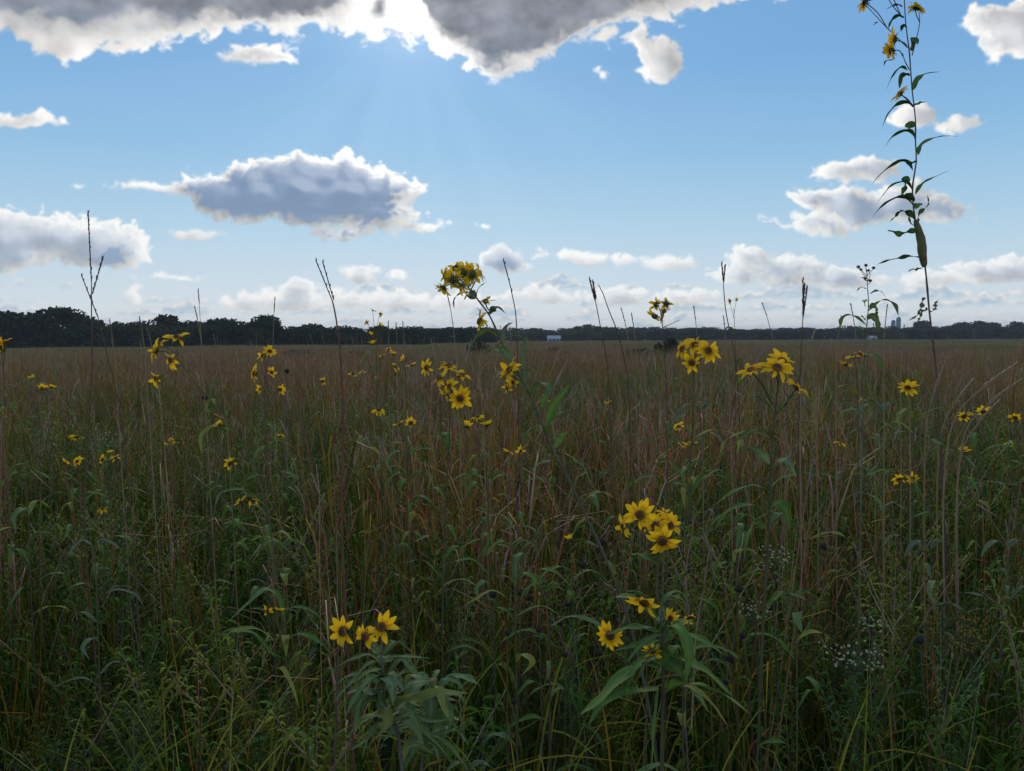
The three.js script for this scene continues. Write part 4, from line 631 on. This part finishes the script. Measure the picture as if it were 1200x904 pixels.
// the budding stalk
{
  const b = plant('budding_sunflower', 'pale budding stalk with small round buds, standing next to the tall sunflower stalk', 'sunflower', 2.4, { seed: 25, rad: 0.0026, stemCol: [0.16, 0.19, 0.11], stem: [[1016, 316], [1017, 339], [1018, 355], [1016, 382], [1013, 420], [1012, 470], [1010, 560]],
    side: [[[1016, 324], [1011, 318], [1007, 314]], [[1016, 324], [1020, 319], [1024, 315]], [[1016, 320], [1015, 316], [1015, 312]], [[1017, 328], [1012, 322], [1009, 317]], [[1017, 330], [1020, 322], [1018, 318]]],
    leaves: [[[[1019, 345], [1028, 341], [1034, 343], [1038, 349]], 5, 0, { twist: 0.4 }], [[[1016, 339], [1009, 337], [1004, 342]], 4], [[[1019, 361], [1024, 359], [1027, 364], [1027, 371]], 8, 0, { twist: 0.9 }], [[[1016, 374], [1022, 371], [1028, 378], [1030, 390]], 10, -0.02, { twist: 0.9, col: [0.11, 0.15, 0.05] }], [[[1015, 376], [1009, 371], [1003, 375]], 5], [[[1017, 354], [1013, 352], [1014, 360]], 6, 0, { col: yellowLeaf }], [[[1016, 390], [1011, 386], [1012, 396]], 6, 0, { col: [0.2, 0.22, 0.06] }], [[[1016, 334], [1020, 332], [1022, 328]], 4], [[[1016, 330], [1011, 326], [1008, 325]], 4]], extra: 6 });
  const bud = new THREE.SphereGeometry(1, 9, 7); bud.setAttribute('color', new THREE.Float32BufferAttribute(Array.from({ length: bud.attributes.position.count }, (_, i) => (i % 3 ? [0.06, 0.07, 0.04] : [0.1, 0.11, 0.06])).flat(), 3)); { const p = bud.attributes.position; for (let i = 0; i < p.count; i++) p.setXYZ(i, p.getX(i) * (1 + 0.12 * ((i * 7) % 3 - 1)), p.getY(i) * 0.9, p.getZ(i) * (1 + 0.12 * ((i * 5) % 3 - 1))); bud.computeVertexNormals(); }
  for (const [x, y, s] of [[1006, 313, 2.2], [1015, 311, 2], [1024, 314, 2], [1009, 316, 1.7], [1018, 317, 1.6], [1014, 326, 1.8], [1020, 329, 2]]) { const m = mesh('bud', bud, M.disc, b); m.position.copy(W(x, y, 2.4).sub(b.position)); m.scale.setScalar(s * 2.4 / FOC); }
}
// smaller flowering plants further off: [x, y of the heads' middle, metres, heads as offsets]
function smallSunflower(label, d, hs, sx, sy, o = {}) { return plant('sunflower', label, 'sunflower', d, { small: true, rad: 0.0022 + 0.0004 * d / 3, stem: [[sx, sy], [sx + 1, sy + 22], [sx + (o.lean ?? 2), sy + 60]], heads: hs.map(([x, y, R, az = 0, el = 20], i) => [x, y, R * 1.1, az + 170 * Math.sin(x * 1.7 + y * 0.9), el + 18 + 30 * Math.sin(x * 0.77 + y * 2.1), sx, sy + 12]), extra: o.extra ?? 7, seed: Math.round(sx * 3 + sy), group: o.group, petals: 10 }); }
smallSunflower('upright sunflower with three flowers in a row like steps beside the budding stalk', 2.6, [[991, 427, 9, -60, 30], [1000, 418, 9, -40, 50], [1008, 415, 9, 20, 60]], 1004, 432);
smallSunflower('sunflower with a single side-turned flower beneath the tall stalk', 2.6, [[1064, 455, 12, -70, 20]], 1069, 462);
smallSunflower('sunflower with three flowers in line past the tall stalk, among pale leaning grass', 3, [[1130, 488, 8, -60, 30], [1143, 485, 8, -20, 40], [1153, 483, 8, 30, 45]], 1144, 496);
const lone = 'small lone yellow flower on a thin stem in the rusty grass', loneG = 'lone small flowers in the grass';
for (const [x, y, R, d, az] of [[986, 519, 9, 2.9, -20], [1130, 529, 8, 3, 10], [1190, 490, 7, 3.2, 0], [1184, 521, 7, 3.2, 20], [444, 481, 9, 3.2, 0], [257, 498, 6, 4, 0], [270, 543, 9, 3, 10], [90, 512, 9, 3.2, 0], [35, 440, 5, 5, 10], [120, 597, 7, 2.9, 20], [329, 511, 5, 4, 0], [795, 500, 7, 3.2, 0], [581, 586, 5, 3, 0], [378, 447, 5, 6, 0], [1010, 470, 5, 4.5, 0], [712, 470, 5, 4.5, 10], [668, 632, 8, 2.2, 60]]) smallSunflower(lone, d, [[x, y, R, az, 25]], x + 1, y + 8, { group: loneG });
const two = 'small plant with two yellow flowers close together in the grass', twoG = 'plants with two small flowers';
for (const [x, y, R, d] of [[84, 541, 8, 3.1], [55, 454, 6, 4.4], [290, 587, 8, 2.8], [475, 496, 8, 3.2], [604, 529, 8, 2.8], [1063, 561, 9, 2.7], [807, 520, 7, 3], [420, 437, 6, 4.4], [860, 352, 4, 5], [798, 724, 12, 1.9], [321, 716, 8, 2.1]]) smallSunflower(two, d, [[x - R, y + 1, R, -40, 20], [x + R * 0.8, y, R * 0.9, 35, 30]], x, y + 9, { group: twoG });
const three = 'plant with three small yellow flowers spread on short stalks', threeG = 'plants with three small flowers';
for (const [x, y, R, d] of [[128, 537, 6, 3.4], [474, 428, 7, 3.8], [560, 498, 9, 2.7], [455, 415, 5, 5], [200, 520, 4, 5], [640, 470, 5, 4.6]]) smallSunflower(three, d, [[x - R * 1.4, y + 2, R, -40, 20], [x + R * 1.2, y, R, 35, 30], [x, y - R, R * 0.9, 0, 40]], x, y + 12, { group: threeG });
smallSunflower('thin sunflower with tiny yellow flowers rising just above the dark wood', 4.2, [[437, 364, 4, -20, 20], [446, 368, 4, 20, 20], [430, 378, 4, -30, 10], [445, 382, 5, 20, 10], [433, 392, 5, -30, 10], [437, 403, 7, 10, 20]], 440, 388, { lean: 1 });
smallSunflower('sunflower with crowded small flowers at the edge of the tall grass by the wood', 3, [[2, 408, 12, -10, 20], [6, 400, 9, 40, 40], [-4, 402, 9, -60, 30]], 3, 424);
// ---------------------------------------------------------------- tall grass stalks that stand above the horizon
function stalk(label, d, stem, racemes, col, o = {}) {
  const r = rngOf(Math.round(stem[0][0] * 13)), P = (x, y) => W(x, y, d), low = P(...stem.at(-1)), base = v3(low.x + (o.foot ?? 0.03), 0, low.z); base.y = gy(base.x, base.z) - 0.02;
  const t = thing('bluestem_stalk', label, 'grass', base, o.group ?? 'tall grass stalks above the horizon'), way = stem.map(([x, y]) => P(x, y)); if (racemes.length) way.unshift(P(...racemes[0][0])); way.push(v3(lerp(low.x, base.x, 0.6), lerp(low.y, base.y, 0.5), low.z), base);
  mesh('stem', new GB().tube(curve(way.reverse().map((p) => p.clone().sub(base)), 24), (q) => (o.rad ?? 0.0022) * (d > 2.3 ? 1.15 : 1) * (1.25 - 0.7 * q), col, 5).build(), M.grass, t);
  for (const [a, b] of racemes) { const g = new GB(); spikelets(g, P(...a).sub(base), P(...b).sub(base), r, jit(o.seed ?? [0.13, 0.08, 0.075], r, 0.15), 16, (o.size ?? 0.011) * 0.4 * d * (o.thin ? 0.7 : 1)); mesh('seed_head', g.build(), M.dry, t); }
  for (let k = 0; k < 2; k++) { const q = way[Math.max(1, way.length - 3)].clone().sub(base).multiplyScalar(0.5 + 0.25 * k), a = r() * 6.283, L = 0.28; const g = new GB(); g.ribbon([q, q.clone().add(v3(Math.cos(a) * L * 0.3, L * 0.5, Math.sin(a) * L * 0.3)), q.clone().add(v3(Math.cos(a) * L * 0.9, L * 0.45, Math.sin(a) * L * 0.9))], 0.006, blade, jit(rust, r, 0.2)); mesh('leaf', g.build(), M.grass, t); }
  return t;
}
const brownS = [0.15, 0.085, 0.065], strawS = [0.3, 0.22, 0.13];
stalk('tallest grass stalk with a split dark seed head, over the dark wood', 2.5, [[107, 345], [107, 372], [108, 420], [104, 500], [98, 600]], [[[107, 330], [103, 247]], [[108, 345], [121, 300]]], brownS, { size: 0.013 });
stalk('grass stalk crossing the tallest one, its seed head leaning the other way', 2.6, [[115, 375], [124, 410], [140, 480], [150, 560]], [[[115, 373], [95, 322]]], brownS, {});
stalk('red-brown grass stalk with a pair of close dark seed heads over the dark wood', 1.8, [[390, 355], [394, 375], [400, 430], [402, 520], [400, 600]], [[[389, 352], [370, 305]], [[391, 352], [378, 307]]], [0.2, 0.08, 0.065], { size: 0.012, rad: 0.0026 });
stalk('thin grass stalk rising next to the crowded sunflower top', 2.9, [[599, 340], [604, 365], [606, 400], [607, 470]], [[[600, 343], [590, 305]]], brownS, {});
stalk('dark grass stalk with a tapered seed head over the pale farmhouse trees', 3.0, [[697, 350], [704, 385], [712, 430], [716, 500]], [[[697, 352], [691, 328]], [[698, 352], [695, 332]]], brownS, { size: 0.013 });
stalk('thin bare grass stalk leaning beside the tapered one', 3.0, [[706, 342], [714, 365], [722, 385], [735, 440]], [[[707, 345], [702, 335]]], brownS, { thin: true });
stalk('straight grass stalk with a forked tip above the four open flowers', 2.9, [[848, 335], [851, 367], [860, 410], [866, 470]], [[[848, 332], [846, 310]], [[848, 332], [850, 312]]], brownS, {});
stalk('grass stalk with a thick dark plume above the wide open pair of flowers', 2.9, [[941, 372], [940, 395], [938, 430], [936, 500]], [[[941, 374], [941, 328]], [[941, 372], [946, 338]], [[941, 360], [943, 335]]], brownS, { size: 0.014 });
const faint = 'faint thin grass stalk standing a little above the far trees';
for (const [x, y, x2, d, lean] of [[524, 345, 532, 3, 1], [232, 340, 235, 4, 1], [228, 360, 236, 3, 1], [555, 392, 562, 3, 1], [740, 368, 746, 3, 2], [728, 362, 738, 3, 2], [893, 355, 906, 3, 3], [813, 360, 818, 3, 1], [997, 357, 1004, 2.6, 1], [1040, 358, 1036, 2.4, 0], [472, 378, 474, 3.4, 0], [464, 380, 466, 3.4, 0], [455, 378, 456, 3.4, 0], [172, 385, 182, 3.2, 2], [128, 375, 134, 3, 1], [163, 372, 170, 3, 1], [250, 393, 258, 3, 2], [848, 372, 852, 3, 1], [986, 372, 980, 2.8, 0], [1024, 380, 1026, 3, 0], [1060, 382, 1056, 3, 0], [322, 350, 320, 4, 0]])
  stalk(faint, d, [[x + (x2 - x) * 0.5, y + 18], [x2, y + 45], [x2 + lean * 4, y + 110]], [[[x + (x2 - x) * 0.45, y + 16], [x, y]]], strawS, { thin: true, group: 'faint grass stalks above the far trees', seed: [0.2, 0.15, 0.11], rad: 0.0017 });
// pale arching indian grass to the right and rusty plumes in the middle distance
{
  const r = rngOf(77);
  for (const [x, y, dx, dy, d] of [[955, 388, -14, 40, 2.6], [948, 400, 8, 50, 2.8], [1192, 425, -70, 46, 2.4], [1196, 445, -60, 40, 2.5], [1170, 470, -40, 40, 2.5], [1110, 420, -22, 50, 2.7], [1062, 398, 4, 50, 2.8], [1140, 445, -34, 40, 2.9]])
    stalk('pale arching grass stem with a feathery straw plume, past the tall stalk', d, [[x + dx * 0.55, y + dy * 0.6], [x + dx, y + dy * 1.3], [x + dx * 1.2, y + dy * 2.6]], [[[x + dx * 0.6, y + dy * 0.62], [x, y]], [[x + dx * 0.75, y + dy * 0.9], [x + dx * 0.25, y + dy * 0.25]]], strawS, { group: 'pale arching grass stems', seed: [0.36, 0.27, 0.17], size: 0.012 });
}
// ---------------------------------------------------------------- dried coneflowers, white asters, goldenrod
{
  const r = rngOf(31), cone = new THREE.SphereGeometry(1, 10, 8), p = cone.attributes.position, col = []; for (let i = 0; i < p.count; i++) { const j = 0.86 + 0.28 * r(); p.setXYZ(i, p.getX(i) * j, p.getY(i) * j * 0.9, p.getZ(i) * j); col.push(...jit([0.022, 0.018, 0.015], r, 0.4)); } cone.setAttribute('color', new THREE.Float32BufferAttribute(col, 3)); cone.computeVertexNormals();
  for (const [x, y, R, d] of [[578, 696, 5, 2.1], [611, 695, 5, 2.1], [645, 713, 4, 2.1], [632, 738, 4.5, 2.05], [683, 662, 5, 2.2], [666, 708, 4.5, 2.2], [602, 822, 4, 1.9], [656, 730, 4, 2.15], [662, 767, 4, 2], [705, 635, 4.5, 2.3], [595, 742, 4, 2], [758, 736, 5.5, 1.75], [240, 760, 4, 2], [866, 690, 5, 2.1], [856, 772, 5, 2], [870, 745, 4, 2], [965, 640, 4, 2.4], [1078, 750, 5, 2], [702, 765, 4.5, 1.9], [620, 700, 4, 2.2], [240, 466, 3.5, 3.4], [336, 435, 3, 4], [850, 800, 4, 2]]) {
    const q = W(x, y, d), base = v3(q.x + (r() - 0.5) * 0.12, 0, q.z + 0.03); base.y = gy(base.x, base.z) - 0.02; const o = thing('dried_coneflower', 'dry stalk ending in a small black seed head among the stems', 'seed head', base, 'dry black seed heads'), top = q.sub(base);
    mesh('stem', new GB().tube(curve([v3(0, 0, 0), v3(top.x * 0.3, top.y * 0.5, top.z * 0.5), top.clone()], 8), 0.0016, jit([0.1, 0.075, 0.05], r, 0.2), 5).build(), M.dry, o); const m = mesh('seed_cone', cone, M.disc, o); m.position.copy(top); m.scale.setScalar(R * d / FOC);
  }
  for (const [x, y, w, h, d, n, c, cat, lab] of [[905, 650, 22, 14, 2.0, 46, [0.3, 0.32, 0.27], 'aster', 'small white flower cluster at the foot of the wide open sunflower'], [1000, 770, 34, 12, 1.9, 60, [0.3, 0.33, 0.28], 'aster', 'broad patch of tiny white flowers under the tall stalk'], [1022, 734, 18, 8, 2.0, 26, [0.3, 0.33, 0.28], 'aster', 'little white flowers just above the broad white patch'], [885, 716, 22, 12, 2.0, 30, [0.26, 0.29, 0.24], 'aster', 'sparse white flowers between the foreground leaves and the tall grass'], [135, 515, 16, 9, 3.0, 40, [0.26, 0.28, 0.24], 'aster', 'pale flat-topped white flowers in the rusty grass'], [1140, 742, 16, 22, 1.9, 90, [0.3, 0.17, 0.02], 'goldenrod', 'dull gold goldenrod plume low among the grass'], [1090, 530, 10, 12, 3, 40, [0.26, 0.17, 0.03], 'goldenrod', 'small fading goldenrod plume beneath the tall stalk']]) {
    const q = W(x, y, d), base = v3(q.x, 0, q.z); base.y = gy(q.x, q.z) - 0.02; const o = thing(cat === 'aster' ? 'white_aster' : 'goldenrod', lab, cat, base), top = q.clone().sub(base), k = d / FOC, g = new GB(), st = new GB(), lf = new GB();
    st.tube(curve([v3(0, 0, 0), v3(0.02, top.y * 0.5, 0.01), top.clone().add(v3(0, -h * k * 1.6, 0))], 8), 0.0022, [0.08, 0.09, 0.05], 5);
    for (let i = 0; i < n; i++) {
      const f = top.clone().add(v3((r() - 0.5) * 2 * w * k, (r() - 0.5) * 2 * h * k, (r() - 0.5) * 2 * w * k * 0.7)), rr = cat === 'aster' ? 0.0028 + r() * 0.0018 : 0.003; if (i % 2 === 0) st.tube([top.clone().add(v3(0, -h * k * 1.6, 0)), f.clone().lerp(top, 0.3).add(v3(0, -h * k * 0.4, 0)), f], 0.0006, [0.08, 0.09, 0.05], 3);
      const c0 = g.v(f, cat === 'aster' ? [0.5, 0.4, 0.08] : c), e = v3(r() - 0.5, r() * 0.6 + 0.2, r() * 0.8).normalize(), u = v3(1, 0.1, 0.2).cross(e).normalize(), w2 = e.clone().cross(u), ring = [], cc = jit(c, r, 0.12);
      for (let s = 0; s < 10; s++) { const a = s / 10 * 6.283, l = rr * (s % 2 ? 0.55 : 1.1); ring.push(g.v(f.clone().addScaledVector(u, Math.cos(a) * l).addScaledVector(w2, Math.sin(a) * l).addScaledVector(e, 0.001), cc)); } for (let s = 0; s < 10; s++) g.tri(c0, ring[s], ring[(s + 1) % 10]);
    }
    for (let i = 0; i < 16; i++) { const t = 0.2 + 0.6 * r(), b = top.clone().multiplyScalar(t), a = r() * 6.283, l = 0.05; lf.ribbon([b, b.clone().add(v3(Math.cos(a) * l * 0.6, l * 0.3, Math.sin(a) * l * 0.6)), b.clone().add(v3(Math.cos(a) * l, l * 0.1, Math.sin(a) * l))], 0.008, lance, jit(green, r, 0.2)); }
    mesh('stem', st.build(), M.stem, o); mesh('flower_spray', g.build(), M.disc, o); mesh('foliage', lf.build(), M.herb, o);
  }
}
// broad leaves of sunflowers that have not flowered, and long bent grass blades close by
{
  const r = rngOf(57);
  for (const [x, y, d, n] of [[600, 640, 2.0, 9], [570, 560, 2.6, 10], [860, 610, 2.3, 8], [640, 690, 2.1, 6], [330, 640, 2.2, 9], [1030, 480, 3.0, 9], [700, 560, 2.7, 8], [480, 560, 2.9, 9], [820, 480, 3.2, 9], [930, 700, 1.95, 7], [30, 560, 2.6, 9], [360, 860, 1.75, 8], [550, 900, 1.7, 6], [1180, 640, 2.3, 8], [110, 640, 2.4, 8], [1090, 640, 2.4, 8]]) {
    const o = plant('young_sunflower', 'flowerless sunflower stem with long drooping leaves in the grass', 'sunflower', d, { seed: x + y, rad: 0.003, group: 'sunflower stems without flowers', stem: [[x, y], [x + 2, y + 30], [x + 4, y + 90]], stemCol: jit(stemG, r, 0.3), extra: n, col: r() < 0.4 ? [0.12, 0.16, 0.1] : leafC, leaves: [[[[x, y + 2], [x - 12, y - 6], [x - 24, y + 2], [x - 30, y + 14]], 7, -0.05], [[[x, y + 4], [x + 12, y - 6], [x + 26, y], [x + 34, y + 12]], 7, 0.04], [[[x, y + 1], [x + 5, y - 6], [x + 13, y - 8], [x + 19, y - 3]], 4, 0.02]] });
  }
  for (let k = 0; k < 70; k++) {
    const a = (r() * 2 - 1) * 0.6, rad = 1.72 + r() * 0.9, x = Math.sin(a) * rad, z = -Math.cos(a) * rad, base = v3(x, gy(x, z) - 0.02, z), o = thing('grass_tuft', 'tuft of long bent yellow-green grass blades at the front of the field', 'grass', base, 'grass tufts at the front of the field'), col = pick(r, [yellowGreen, yellowGreen, olive, deepOlive, gold]);
    for (let m = 0; m < 5; m++) { const b = r() * 6.283, L = 0.55 + r() * 0.4, out = v3(Math.cos(b), 0, Math.sin(b)), f = v3((r() - 0.5) * 0.06, 0, (r() - 0.5) * 0.06), bend = 0.15 + r() * 0.6, g = new GB(); g.ribbon(curve([0, 0.3, 0.6, 0.82, 1].map((t) => f.clone().addScaledVector(out, L * (0.06 * t + bend * t ** 3 * 0.8)).add(v3(0, L * (t - bend * 0.55 * t ** 3), 0))), 10), 0.007 + r() * 0.005, blade, jit(col, r, 0.15), { fold: 0.3, twist: (t) => (r() * 0.1 + t) * 0.8 }); mesh('leaf', g.build(), M.blade, o); }
  }
}
//@@END
renderer.render(scene, camera);
